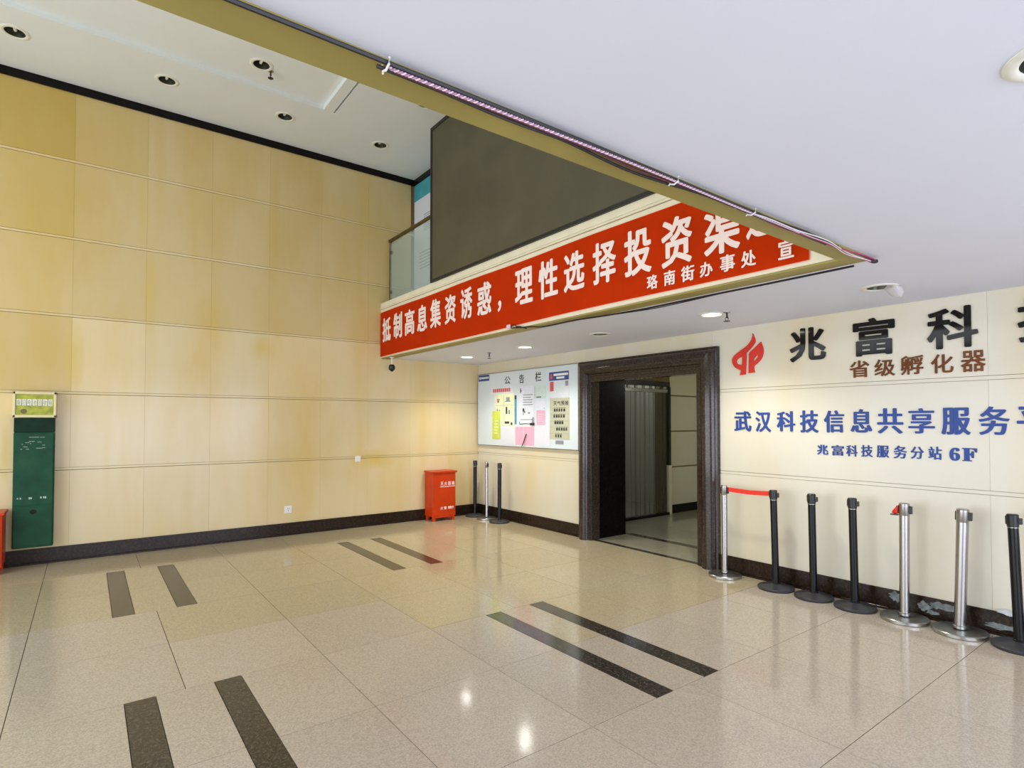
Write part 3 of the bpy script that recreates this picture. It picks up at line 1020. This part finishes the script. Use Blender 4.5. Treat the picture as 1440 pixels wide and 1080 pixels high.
SY = -.195
st1 = stanchion(5.000, SY, 'steel', 0.0, 'slim steel post beside the doorway with a stretched red belt', pole_r=.030)
st2 = stanchion(5.553, SY, 'black', -.020, 'black post that receives the stretched red belt')
st3 = stanchion(5.912, SY, 'black', -.012, 'black post without belt, next right of the belt-receiving black post')
st4 = stanchion(6.268, SY - .01, 'black', -.014, 'black post without belt, directly left of the steel post with the crumpled red belt end')
st5 = stanchion(6.640, SY - .005, 'steel', .010, 'steel post with a crumpled red belt end sticking out of its head', pole_r=.036, BR=.172)
st6 = stanchion(7.006, SY, 'steel', .034, 'plain thick brushed steel post without any red belt, second from the right edge', pole_r=.039, BR=.178)
st7 = stanchion(7.362, SY - .02, 'black', -.03, 'black post leaning slightly at the right edge of the view')
stA = stanchion(.215, -.205, 'black', .004, 'black post tucked into the far corner behind the steel one')
stB = stanchion(.585, -.21, 'steel', -.010, 'slim steel post standing between two black posts in the far corner', pole_r=.026)
stC = stanchion(.960, -.22, 'black', .006, 'black post under the notice board, rightmost of the three in the far corner')
bm = bmesh.new()
L = 5.553 - 5.0 - .035 - .038
for k in range(12):
    u0, u1 = k / 12, (k + 1) / 12
    for (ua, ub) in ((u0, u1),):
        za, zb_ = -.010 * math.sin(PI * ua), -.010 * math.sin(PI * ub)
        a = [bm.verts.new((.030 + L * ua, -.001, .895 + za)), bm.verts.new((.030 + L * ua, -.001, .940 + za)),
             bm.verts.new((.030 + L * ub, -.001, .940 + zb_)), bm.verts.new((.030 + L * ub, -.001, .895 + zb_))]
        bm.faces.new(a)
bmesh.ops.remove_doubles(bm, verts=bm.verts, dist=1e-5)
bmesh.ops.solidify(bm, geom=list(bm.faces), thickness=.002)
tag(obj('belt', bm, M_REDBELT, st1), 'red stretched belt')
bm = bmesh.new()
P = [(-.037, -.004, .925), (-.05, -.012, .915), (-.075, -.005, .885), (-.085, .004, .865), (-.06, .0, .858), (-.036, -.004, .862)]
lo = [bm.verts.new(p) for p in P]
hi = [bm.verts.new((p[0] * .55 - .012, p[1] - .018, p[2] + .012)) for p in P]
for k in range(len(P) - 1):
    bm.faces.new((lo[k], lo[k + 1], hi[k + 1], hi[k]))
bm.faces.new(lo)
bm.faces.new(hi[::-1])
bm.faces.new((lo[-1], lo[0], hi[0], hi[-1]))
tag(obj('belt_end', bm, M_REDBELT, st5), 'crumpled red belt end')
obj('belt_clip', box(-.092, -.034, -.010, .010, .848, .858, bevel=.002), M_BLACKPL, st5)

# ------------------------------------------------------------------ fire cabinets
CJ = [('灭', '火', '器', '箱')]


def fire_cabinet(loc, sx, sy, sz, label, text=True):
    t = thing('fire_cabinet', loc, label, 'cabinet')
    obj('body', box(0, sx, -sy / 2, sy / 2, .075, sz - .03, bevel=.004), M_RED, t)
    obj('lid', box(-.0, sx + .025, -sy / 2 - .018, sy / 2 + .018, sz - .03, sz, bevel=.005), M_RED, t)
    for dy in (-sy / 2 + .035, sy / 2 - .035):
        for dx in (.03, sx - .03):
            obj('leg', box(dx - .022, dx + .022, dy - .022, dy + .022, 0, .08, bevel=.003), M_RED, t)
    obj('door_panel', box(sx, sx + .006, -sy / 2 + .012, sy / 2 - .012, .095, sz - .05, bevel=.002), M_RED, t)
    obj('skirt', box(sx - .008, sx, -sy / 2 + .05, sy / 2 - .05, .055, .08, bevel=.002), M_RED, t)
    if text:
        items = [(c, -.14 + .07 * i + .065, -.14 + .07 * i + .065 + .055, sz - .235, sz - .175) for i, c in enumerate('灭火器箱')]
        for it in items:
            letters('character', [it], ('x', sx + .0065), .001, M_LETTER, t, hx=.025, vy=.02)
        obj('small_print', boxes([(sx + .006, sx + .0072, -.075 + .028 * i, -.075 + .028 * i + .020, sz - .262, sz - .247) for i in range(10)]), M_LETTER, t)
        items = [(c, -.075 + .066 * i, -.075 + .066 * i + .050, .185, .235) for i, c in enumerate('火警')]
        items += [(c, .070 + .036 * i, .070 + .036 * i + .030, .19, .232) for i, c in enumerate('119')]
        for it in items:
            letters('character', [it], ('x', sx + .0065), .001, M_LETTER, t, hx=.025, vy=.02)
    return t


fire_cabinet((.03, -.86, 0), .27, .43, .815, 'red metal fire extinguisher cabinet standing on short legs near the far corner')
fire_cabinet((.03, -6.545, 0), .34, .52, .655, 'low red cabinet cut off by the left edge of the view', text=False)

# ------------------------------------------------------------------ green battery recycling box
gb = thing('recycling_box', (0.0, -6.05, .215), 'tall narrow dark green battery recycling box with a lit-up style green header on the long wall', 'box')
gb['label'] = 'tall narrow dark green wall-mounted battery recycling box with a yellow-green header sign'
obj('body', boxes([(0.001, .14, -.178, .178, 0, 1.29)], bevel=.008), M_GREEN, gb)
obj('upper_recess', box(.001, .125, -.178, .178, 1.29, 1.45, bevel=.004), M_GREEND, gb)
obj('lower_door', box(.14, .146, -.168, .168, .02, .46, bevel=.003), M_GREEN, gb)
obj('door_panel', box(.14, .145, -.168, .168, .475, 1.275, bevel=.003), M_GREEN, gb)
bm = lathe([(0, 0), (.030, 0), (.030, .004), (.024, .006), (0, .002)], 24)
for v in bm.verts:
    v.co = Vector((.146 + v.co.z, v.co.x * 1.0, .40 + v.co.y * .85))
obj('drop_hole', bm, M_DARK, gb)
M_SCRATCH = plain('worn_white_print', (0.45, 0.52, 0.46), .6, var=.3, scale=60)
sp = []
for k in range(16):
    a = random.uniform(-.13, .10)
    z = random.uniform(1.10, 1.25)
    sp.append((.145, .1458, a, a + random.uniform(.01, .05), z, z + .004))
for a in (-.14, -.115, -.04, -.025, .06, .085, .10):
    sp.append((.145, .1458, a, a + .012, .545 + random.uniform(-.005, .005), .565))
obj('worn_print', boxes(sp), M_SCRATCH, gb)
M_HEAD = plain('yellowed_frame_plastic', (0.72, 0.64, 0.36), .4, var=.05)
M_LIME = plain('lime_print', (0.36, 0.38, 0.035), .5, var=.35, scale=14)
hz0, hz1 = 1.455, 1.745
obj('header_frame', boxes([(.001, .15, -.19, .19, hz0, hz0 + .03), (.001, .15, -.19, .19, hz1 - .03, hz1), (.001, .15, -.19, -.165, hz0, hz1), (.001, .15, .165, .19, hz0, hz1)], bevel=.005), M_HEAD, gb)
hs = obj('header_sign', box(.05, .138, -.168, .168, hz0 + .025, hz1 - .025), M_LIME, gb)
obj('character_plate', boxes([(.138, .1395, -.158 + .0455 * i, -.158 + .0455 * i + .037, hz0 + .135, hz0 + .205) for i in range(7)]), M_WHITE, gb)
letters('lettering', [(c, -.154 + .0455 * i, -.154 + .0455 * i + .029, hz0 + .142, hz0 + .198) for i, c in enumerate('废旧电池回收箱')], ('x', .1395), .0008,
        plain('olive_ink', (.22, .22, .03), .6), gb)
bm = lathe([(0, 0), (.028, 0), (.028, .002), (0, .002)], 20)
for v in bm.verts:
    v.co = Vector((.138 + v.co.z, v.co.x - .095, hz0 + .07 + v.co.y))
obj('round_emblem', bm, plain('brown_print', (.16, .12, .05), .6), gb)

# ------------------------------------------------------------------ socket and switch on the long wall
for (y, z, s, lb, nm, cat) in ((-3.255, .368, .052, 'cream power socket low on the long wall above the dark skirting', 'power_socket', 'socket'),
                               (-2.222, 1.053, .045, 'white switch plate on the long wall near the yellow stain', 'switch_plate', 'switch')):
    t = thing(nm, (0, y, z), lb, cat)
    obj('plate', box(.0, .009, -s, s, -s, s, bevel=.003), M_WHITE, t)
    obj('insert', box(.009, .012, -s * .7, s * .7, -s * .7, s * .7, bevel=.001), M_WHITE, t)
    if cat == 'socket':
        obj('slots', boxes([(.012, .0125, -.012, -.007, .005, .02), (.012, .0125, .007, .012, .005, .02), (.012, .0125, -.003, .003, -.022, -.010)]), M_DARK, t)
    else:
        obj('rocker', box(.012, .016, -.012, .012, -.022, .022, bevel=.001), M_WHITE, t)

# ------------------------------------------------------------------ notice board
BY = -.028
nb = thing('notice_board', (0, 0, 1.215), 'large white notice board in a thin metal frame left of the stone doorway', 'board')
nb.location = (0.035, -.001, 1.215)
M_BOARD = plain('board_white', (0.68, 0.76, 0.80), .35, var=.03, scale=1.2)
obj('board_panel', box(.012, 2.565, BY + .004, 0, .012, 1.231), M_BOARD, nb)
obj('board_frame', boxes([(0, 2.577, BY - .004, 0, 0, .012), (0, 2.577, BY - .004, 0, 1.231, 1.243), (0, .012, BY - .004, 0, .012, 1.231), (2.565, 2.577, BY - .004, 0, .012, 1.231)],
                         bevel=.002), M_CHROME, nb)
for i, (c, a0, a1, z0, z1) in enumerate([('公', .835, .995, 2.245, 2.375), ('告', 1.235, 1.36, 2.238, 2.382), ('栏', 1.640, 1.785, 2.245, 2.392)]):
    letters('character', [(c, a0 - .035, a1 - .035, z0 - 1.215, z1 - 1.215)], ('y', BY + .004), .0015, M_INK, nb, hx=.016, vy=.012)
PY = -.0262


def sheet(x0, x1, z0, z1, mat, label, cat='notice', marks=(), name='paper_notice', group=None, y=PY, rot=0.0):
    t = thing(name, (x0, y, z0), label, cat, group)
    wdt, hgt = x1 - x0, z1 - z0
    obj('sheet', box(0, wdt, -.0018, 0, 0, hgt), mat, t)
    by = {}
    for (a, b, c, d, m) in marks:
        by.setdefault(m.name, (m, [], len(by)))
        lift = -.0024 - .0005 * by[m.name][2]
        by[m.name][1].append((a * wdt, b * wdt, lift, -.0018, c * hgt, d * hgt))
    for m, l, _k in by.values():
        obj('print', boxes(l), m, t)
    t.rotation_euler = (0, rot, 0)
    return t


def textlines(n, a=.1, b=.9, z0=.1, z1=.9, m=None, jag=.25, th=.35):
    out = []
    for k in range(n):
        z = z0 + (z1 - z0) * (k + .5) / n
        hh = (z1 - z0) / n * th / 2
        out.append((a, b - random.uniform(0, jag) * (b - a), z - hh, z + hh, m or M_INKG))
    return out


M_NAVY = plain('navy_print', (.03, .07, .26), .5)
M_YELLOWP = plain('pale_yellow_paper', (.80, .82, .52), .7, var=.12, scale=5)
M_LIMEP = plain('lime_paper', (.58, .66, .10), .7, var=.12, scale=6)
M_PINKP = plain('pink_paper', (.82, .42, .55), .7, var=.08, scale=6)
M_PALEG = plain('pale_green_paper', (.62, .76, .70), .7, var=.05)
M_BLUEP = plain('blue_print', (.10, .28, .46), .6, var=.2)
M_BEIGEP = plain('beige_card', (.50, .50, .36), .6, var=.06)
M_REDP = plain('red_print', (.62, .10, .10), .6)
M_PALEW = plain('cool_white_paper', (.76, .79, .88), .7)
sheet(.060, .384, 2.333, 2.440, M_NAVY, 'small navy label in the top left corner of the notice board', 'label', [(.08, .2, .3, .7, M_WHITE)] + [(.26 + .1 * k, .34 + .1 * k, .35, .65, M_WHITE) for k in range(7)], 'board_label')
sheet(.440, 1.075, 2.100, 2.200, M_PALEW, 'narrow strip with red heading print above the yellow safety sheet', 'notice',
      [(.10 + .088 * k, .17 + .088 * k, .2, .8, M_REDP) for k in range(9)])
sheet(.564, 1.095, 1.561, 2.092, M_YELLOWP, 'pale yellow sheet with small pictures in four cells', 'notice',
      [(.12, .22, .72, .84, M_REDP), (.10, .26, .80, .84, M_INKG), (.60, .78, .74, .88, M_INKG), (.55, .82, .74, .77, M_BLUEP), (.10, .16, .36, .52, M_BLUEP), (.22, .28, .34, .5, M_INKG),
       (.58, .66, .36, .58, M_INK), (.72, .80, .36, .48, M_BLUEP), (.52, .76, .06, .13, M_INK), (.84, .92, .02, .10, M_INK), (.46, .47, .05, .95, M_INKG), (.04, .96, .63, .638, M_INKG)])
sheet(.485, .713, 1.335, 1.805, M_LIMEP, 'bright yellow-green paper hanging lower than the pale yellow sheet', 'notice', textlines(5, .3, .8, .15, .7, M_YELLOWP), y=PY - .003)
sheet(1.112, 1.166, 1.584, 2.054, M_BLUEP, 'thin vertical blue strip beside the pale yellow sheet', 'notice', [(.1, .9, .86, .98, M_INK)])
sheet(1.245, 1.609, 1.578, 2.190, M_PALEW, 'white sheet with printed lines held by black clips', 'notice',
      textlines(5, .25, .95, .48, .80) + [(.05, .10, .82, .95, M_INK), (.10, .14, .86, .9, M_INK), (.22, .34, .34, .42, M_INK), (.24, .30, .24, .34, M_INKG), (.34, .40, .30, .36, M_INK), (.6, .75, .28, .32, M_INKG), (.05, .9, .12, .14, M_INKG)])
sheet(1.632, 1.897, 1.985, 2.178, M_PALEG, 'pale green half sheet with a dark line on its lower edge', 'notice', [(0, .03, .05, .95, M_INKG), (.15, .6, .06, .13, M_INK)])
sheet(1.640, 1.890, 1.805, 1.975, M_PALEW, 'blank white sheet above the upper pink paper', 'notice', [(.85, .93, .12, .18, M_INKG)])
sheet(1.677, 1.880, 1.572, 1.798, M_PINKP, 'upper small pink paper on the notice board', 'notice', textlines(4, .15, .85, .2, .8, M_PALEW, th=.15))
sheet(.728, 1.120, 1.248, 1.548, M_PAPER, 'blank white sheet between the yellow-green paper and the wide pink paper', 'notice')
sheet(1.135, 1.330, 1.255, 1.546, M_PINKP, 'narrow pink paper behind the hanging pen', 'notice')
sheet(1.345, 1.612, 1.250, 1.546, M_PINKP, 'wide pink paper right of the hanging pen', 'notice')
sheet(1.628, 2.000, 1.250, 1.556, M_PAPER, 'blank white sheet left of the beige card', 'notice')
sheet(1.973, 2.411, 1.986, 2.362, M_PAPER, 'white certificate with navy header and small red emblem', 'certificate',
      [(0, 1, .66, 1.0, M_NAVY), (.24, .96, .84, .93, M_WHITE), (.38, .78, .72, .80, M_WHITE), (.06, .17, .72, .92, M_REDP), (.05, .24, .24, .62, M_REDP), (.09, .20, .34, .54, M_WHITE),
       (.83, .97, .42, .62, M_INKG)] + textlines(5, .30, .78, .10, .58, M_PALEG), 'certificate')
bc = sheet(1.993, 2.424, 1.363, 1.975, M_BEIGEP, 'beige weather card with rows of dark characters', 'notice', [(.0, 1.0, z, z + .006, M_INKG) for z in (.14, .29, .44, .60, .76)])
letters('lettering', [(c, .08 + .085 * i, .155 + .085 * i, .50, .565) for i, c in enumerate('天气预报')], ('y', -.0018), .0012, M_INK, bc, hx=.02, vy=.015)
rows = []
for r_, (z, a, n) in enumerate(((.41, .09, 5), (.32, .08, 5), (.225, .10, 4), (.13, .14, 5), (.03, .12, 3))):
    for k in range(n):
        rows.append((a + .052 * k, a + .052 * k + random.uniform(.03, .045), -.0026, -.0018, z, z + .042))
        rows.append((a + .052 * k + .005, a + .052 * k + .04, -.0026, -.0018, z + .048, z + .055))
obj('print', boxes(rows), M_INK, bc)
sheet(2.118, 2.290, 1.293, 1.348, plain('grey_tag', (.26, .27, .30), .6), 'small dark grey tag below the beige card', 'label', [(.1 + .2 * k, .22 + .2 * k, .3, .7, M_INKG) for k in range(4)], 'board_label')
pen = thing('hanging_pen', (1.33, -.045, 1.24), 'black pen leaning across the two pink papers', 'pen')
obj('barrel', tube([(0, 0, 0), (.04, 0, .06), (.11, 0, .19)], [.006, .008, .008], 10), M_BLACKPL, pen, smooth=True)
obj('tip', tube([(-.010, 0, -.014), (0, 0, 0)], [.002, .006], 8), M_BLACKPL, pen)
clip = thing('binder_clip', (1.60, -.030, 1.585), 'black clip at the lower right corner of the printed white sheet', 'clip')
obj('jaw', box(-.075, .03, -.012, 0, -.018, .022, bevel=.004), M_BLACKPL, clip)
obj('handle', tube([(.0, -.010, .0), (-.02, -.012, .08), (.012, -.012, .11), (.015, -.010, 0)], .004, 8), M_BLACKPL, clip)
obj('wire', tube([(-.07, -.003, .005), (-.2, -.003, .012), (-.345, -.003, .0), (-.345, -.003, .04)], .004, 6), M_BLACKPL, clip)

# ------------------------------------------------------------------ strip curtain in the corridor
cu_t = thing('strip_curtain', (2.075, 1.50, 0), 'grey translucent plastic strip curtain hanging in the corridor beyond the doorway', 'curtain')
n = 9
for k in range(n):
    bm = bmesh.new()
    y0 = .02 + k * (1.06 / n)
    wd = 1.06 / n + .035
    cols = []
    for q in range(7):
        u = q / 6
        xx = .035 * math.sin(PI * u) + (.014 if k % 2 else 0)
        cols.append([bm.verts.new((xx + .006 * math.sin(z * 3 + k), y0 + wd * u, z)) for z in (.06, .7, 1.4, 2.13)])
    for a, b in zip(cols, cols[1:]):
        for i in range(3):
            bm.faces.new((a[i], b[i], b[i + 1], a[i + 1]))
    bmesh.ops.solidify(bm, geom=list(bm.faces), thickness=.003)
    obj('strip', bm, M_PVC, cu_t, smooth=True)
obj('hanging_rail', box(-.01, .035, 0, 1.12, 2.13, 2.19, bevel=.004), M_CHROME, cu_t)
for k in range(6):
    obj('hanger', box(0, .03, .06 + k * .19, .12 + k * .19, 2.19, 2.24, bevel=.003), M_CHROME, cu_t)
obj('top_bar', box(-.01, .04, 0, 1.15, 2.24, 2.32, bevel=.004), M_BLACKPL, cu_t)
obj('side_post', box(-.01, .05, 1.10, 1.16, .86, 2.24, bevel=.004), M_BLACKPL, cu_t)
obj('lower_post', box(-.01, .05, 1.10, 1.18, 0, .86, bevel=.004), M_FASCIA, cu_t)
obj('sill', box(-.04, .06, -.02, 1.10, 0, .045, bevel=.004), M_BLACKTRIM, cu_t)

# corridor ceiling lamp
t = thing('corridor_light', (4.6, 3.2, 2.62), 'round corridor ceiling light out of direct view beyond the doorway', 'ceiling light')
obj('housing', lathe([(0, 0), (.16, 0), (.16, -.03), (.13, -.045), (0, -.045)], 28), M_WHITE, t, smooth=True)
obj('diffuser', lathe([(0, -.045), (.13, -.045), (.11, -.065), (0, -.07)], 28), emit('corridor_glow', (1, .97, .85), 6), t, smooth=True)
l = bpy.data.lights.new('corridor_beam', 'POINT')
l.energy, l.color, l.shadow_soft_size = 26, (.93, 1.0, .80), .15
lo_ = bpy.data.objects.new('corridor_beam', l)
COL.objects.link(lo_)
lo_.parent = t
lo_.location = (0, 0, -.25)

# ------------------------------------------------------------------ cables along the opening edge
M_CAB_BLACK = plain('black_cable', (.010, .009, .012), .45)
M_CAB_MAROON = plain('maroon_cable', (.10, .018, .035), .45)
M_CAB_PINK = plain('pink_cord', (.78, .56, .66), .5, var=.1, scale=60)
M_CAB_MAUVE = plain('mauve_cord', (.42, .26, .34), .5)
M_CAB_WHITE = plain('white_cord', (.75, .72, .76), .5)
M_CAB_MAG = plain('magenta_wire', (.45, .03, .16), .5)
ZB = CL - .012


def path(y0, y1, x, z, amp, freq, ph, n=70, sag=()):
    pts = []
    for k in range(n + 1):
        y = y0 + (y1 - y0) * k / n
        dx = amp * math.sin(freq * y + ph) + amp * .5 * math.sin(freq * 2.3 * y + ph * 2)
        for (c, wd, d) in sag:
            if abs(y - c) < wd:
                dx -= d * math.cos((y - c) / wd * PI / 2) ** 2
        pts.append((x + dx, y, z - .004 * abs(math.sin(freq * y * .7 + ph))))
    return pts


def cable(pts, r, mat, label, name='cable'):
    return tag(obj(name, tube(pts, r, 6), mat, smooth=True), label, 'cable')


def twisted(y0, y1, x, z, rad, pitch, r, mat, label, sag=()):
    t = thing('twisted_cord', (0, 0, 0), label, 'cable')
    base = path(y0, y1, x, z, .004, 1.3, .4, int(abs(y1 - y0) / pitch * 8), sag)
    for s in (0, PI):
        pts = [(p[0] + rad * math.cos(2 * PI * p[1] / pitch + s), p[1], p[2] + rad * math.sin(2 * PI * p[1] / pitch + s)) for p in base]
        obj('strand', tube(pts, r, 5), mat if s else M_CAB_MAUVE, t, smooth=True)
    return t


EXC = EX1 + .010
twisted(-4.92, -2.62, EXC - .003, ZB - .012, .0034, .022, .0034, M_CAB_PINK, 'pale pink twisted cord fixed along the ceiling opening edge')
cable(path(-9.5, -2.2, EXC + .002, ZB - .0065, .003, 1.1, 0), .0065, M_CAB_BLACK, 'thick black cable along the ceiling opening edge')
cable(path(-4.95, -2.3, EXC - .018, ZB - .010, .003, 1.7, 1.3, sag=((-3.85, .50, .036), (-4.5, .3, .010))), .0055, M_CAB_BLACK, 'black cable sagging away from the ceiling opening edge')
cable(path(-4.9, -3.0, EXC - .010, ZB - .010, .003, 2.1, 2.3, sag=((-3.8, .40, .018),)), .005, M_CAB_MAROON, 'maroon cable beside the twisted pink cord')
cable(path(-3.2, -1.74, EXC + .002, ZB - .014, .016, 4.4, .2, 60), .0028, M_CAB_WHITE, 'thin white wire weaving near the opening corner')
cable(path(-2.9, -1.74, EXC - .004, ZB - .012, .017, 3.7, 2.0, 60), .0036, M_CAB_MAG, 'thin magenta wire weaving near the opening corner')
cable(path(-3.1, -1.72, EXC + .004, ZB - .008, .009, 5.1, 3.0, 60), .0032, M_CAB_BLACK, 'thin black wire weaving near the opening corner')
cable(path(-2.7, -1.73, EXC - .008, ZB - .016, .013, 6.1, 4.1, 60), .0026, M_CAB_PINK, 'thin pale pink wire weaving near the opening corner')
for y, lb in ((-4.93, 'left'), (-3.66, 'middle'), (-3.08, 'right')):
    c = thing('cable_clip', (EXC - .004, y, ZB), 'small white cable clip at the %s of the twisted pink cord' % {'left': 'upper left end', 'middle': 'middle', 'right': 'lower right part'}[lb], 'clip')
    obj('saddle', tube([(-.022, 0, 0), (-.020, 0, -.018), (0, 0, -.026), (.020, 0, -.018), (.022, 0, 0)], .0035, 6), M_WHITE, c, smooth=True)
    obj('tail', tube([(-.018, 0, -.016), (-.030, .004, -.020)], .003, 6), M_WHITE, c)
# plug end of the bundle at the corner
pe = thing('cable_end', (EXC, -1.715, ZB - .014), 'dark taped cable end at the corner of the ceiling opening', 'cable')
obj('tape', tube([(-.01, -.03, 0), (0, 0, 0), (.008, .02, .002)], [.010, .014, .012], 10), M_CAB_BLACK, pe, smooth=True)
obj('magenta_sleeve', tube([(-.014, -.10, .001), (-.01, -.03, 0)], [.007, .009], 8), M_CAB_MAG, pe, smooth=True)

# cable below the banner


def fcab(pts, r, mat, label):
    P_ = []
    for i in range(len(pts) - 1):
        a, b = Vector(pts[i]), Vector(pts[i + 1])
        for k in range(6):
            P_.append(a.lerp(b, k / 6))
    P_.append(Vector(pts[-1]))
    for _ in range(3):
        P_ = [P_[0]] + [(P_[i - 1] + P_[i] * 2 + P_[i + 1]) / 4 for i in range(1, len(P_) - 1)] + [P_[-1]]
    return cable(P_, r, mat, label)


fcab([(3.52, FY - .012, 2.650), (3.70, FY - .02, 2.628), (3.85, FY - .02, 2.618), (4.00, FY - .03, 2.59), (4.20, FY - .02, 2.588), (4.45, FY + .01, 2.600), (4.75, -1.74, 2.607), (5.2, -1.69, 2.607),
      (5.8, -1.70, 2.609), (6.3, -1.69, 2.609), (6.9, -1.70, 2.609)], .0075, M_CAB_BLACK, 'black cable running under the banner along the fascia edge')
fcab([(4.5, -1.78, 2.608), (4.9, -1.72, 2.604), (5.3, -1.66, 2.60), (5.7, -1.67, 2.606), (6.0, -1.70, 2.606)], .004, M_CAB_BLACK, 'thin black wire looping below the fascia edge')
knot = thing('cable_knot', (3.50, FY - .03, 2.650), 'tangle of black wire at the lower edge of the banner', 'cable')
obj('loop', tube([(.05 + .045 * math.cos(a), -.004 * math.sin(2 * a), .006 + .018 * math.sin(a)) for a in [2 * PI * k / 16 for k in range(17)]], .005, 6), M_CAB_BLACK, knot, smooth=True)
obj('loose_end', tube([(.10, 0, 0), (.17, -.004, -.008), (.24, -.004, -.035), (.28, 0, -.045)], .005, 6), M_CAB_BLACK, knot, smooth=True)
obj('pink_tape', box(-.075, -.005, -.012, .006, -.010, .040, bevel=.008), M_CAB_PINK, knot)

# ------------------------------------------------------------------ groups of like things
for o in list(COL.objects):
    if o.parent or 'label' not in o:
        continue
    n_ = o.name.split('.')[0]
    if n_ == 'stanchion':
        o['group'] = 'queue posts in the far corner' if o.location.x < 2 else 'queue posts along the right wall'
    elif n_ == 'downlight':
        o['group'] = 'recessed lights in the high ceiling' if o.location.z > 4 else 'recessed lights in the low ceiling'
    elif n_ == 'paper_notice':
        o['group'] = 'papers on the notice board'
    elif n_ == 'sprinkler':
        o['group'] = 'ceiling sprinklers'
    elif n_ == 'cable_clip':
        o['group'] = 'clips holding the twisted cord'
    elif n_ in ('cable', 'twisted_cord', 'cable_end'):
        o['group'] = 'cables along the ceiling opening'
    elif n_ == 'raised_lettering':
        o['group'] = 'lettering rows on the right wall'
    elif n_ == 'fire_cabinet':
        o['group'] = 'red fire cabinets by the long wall'
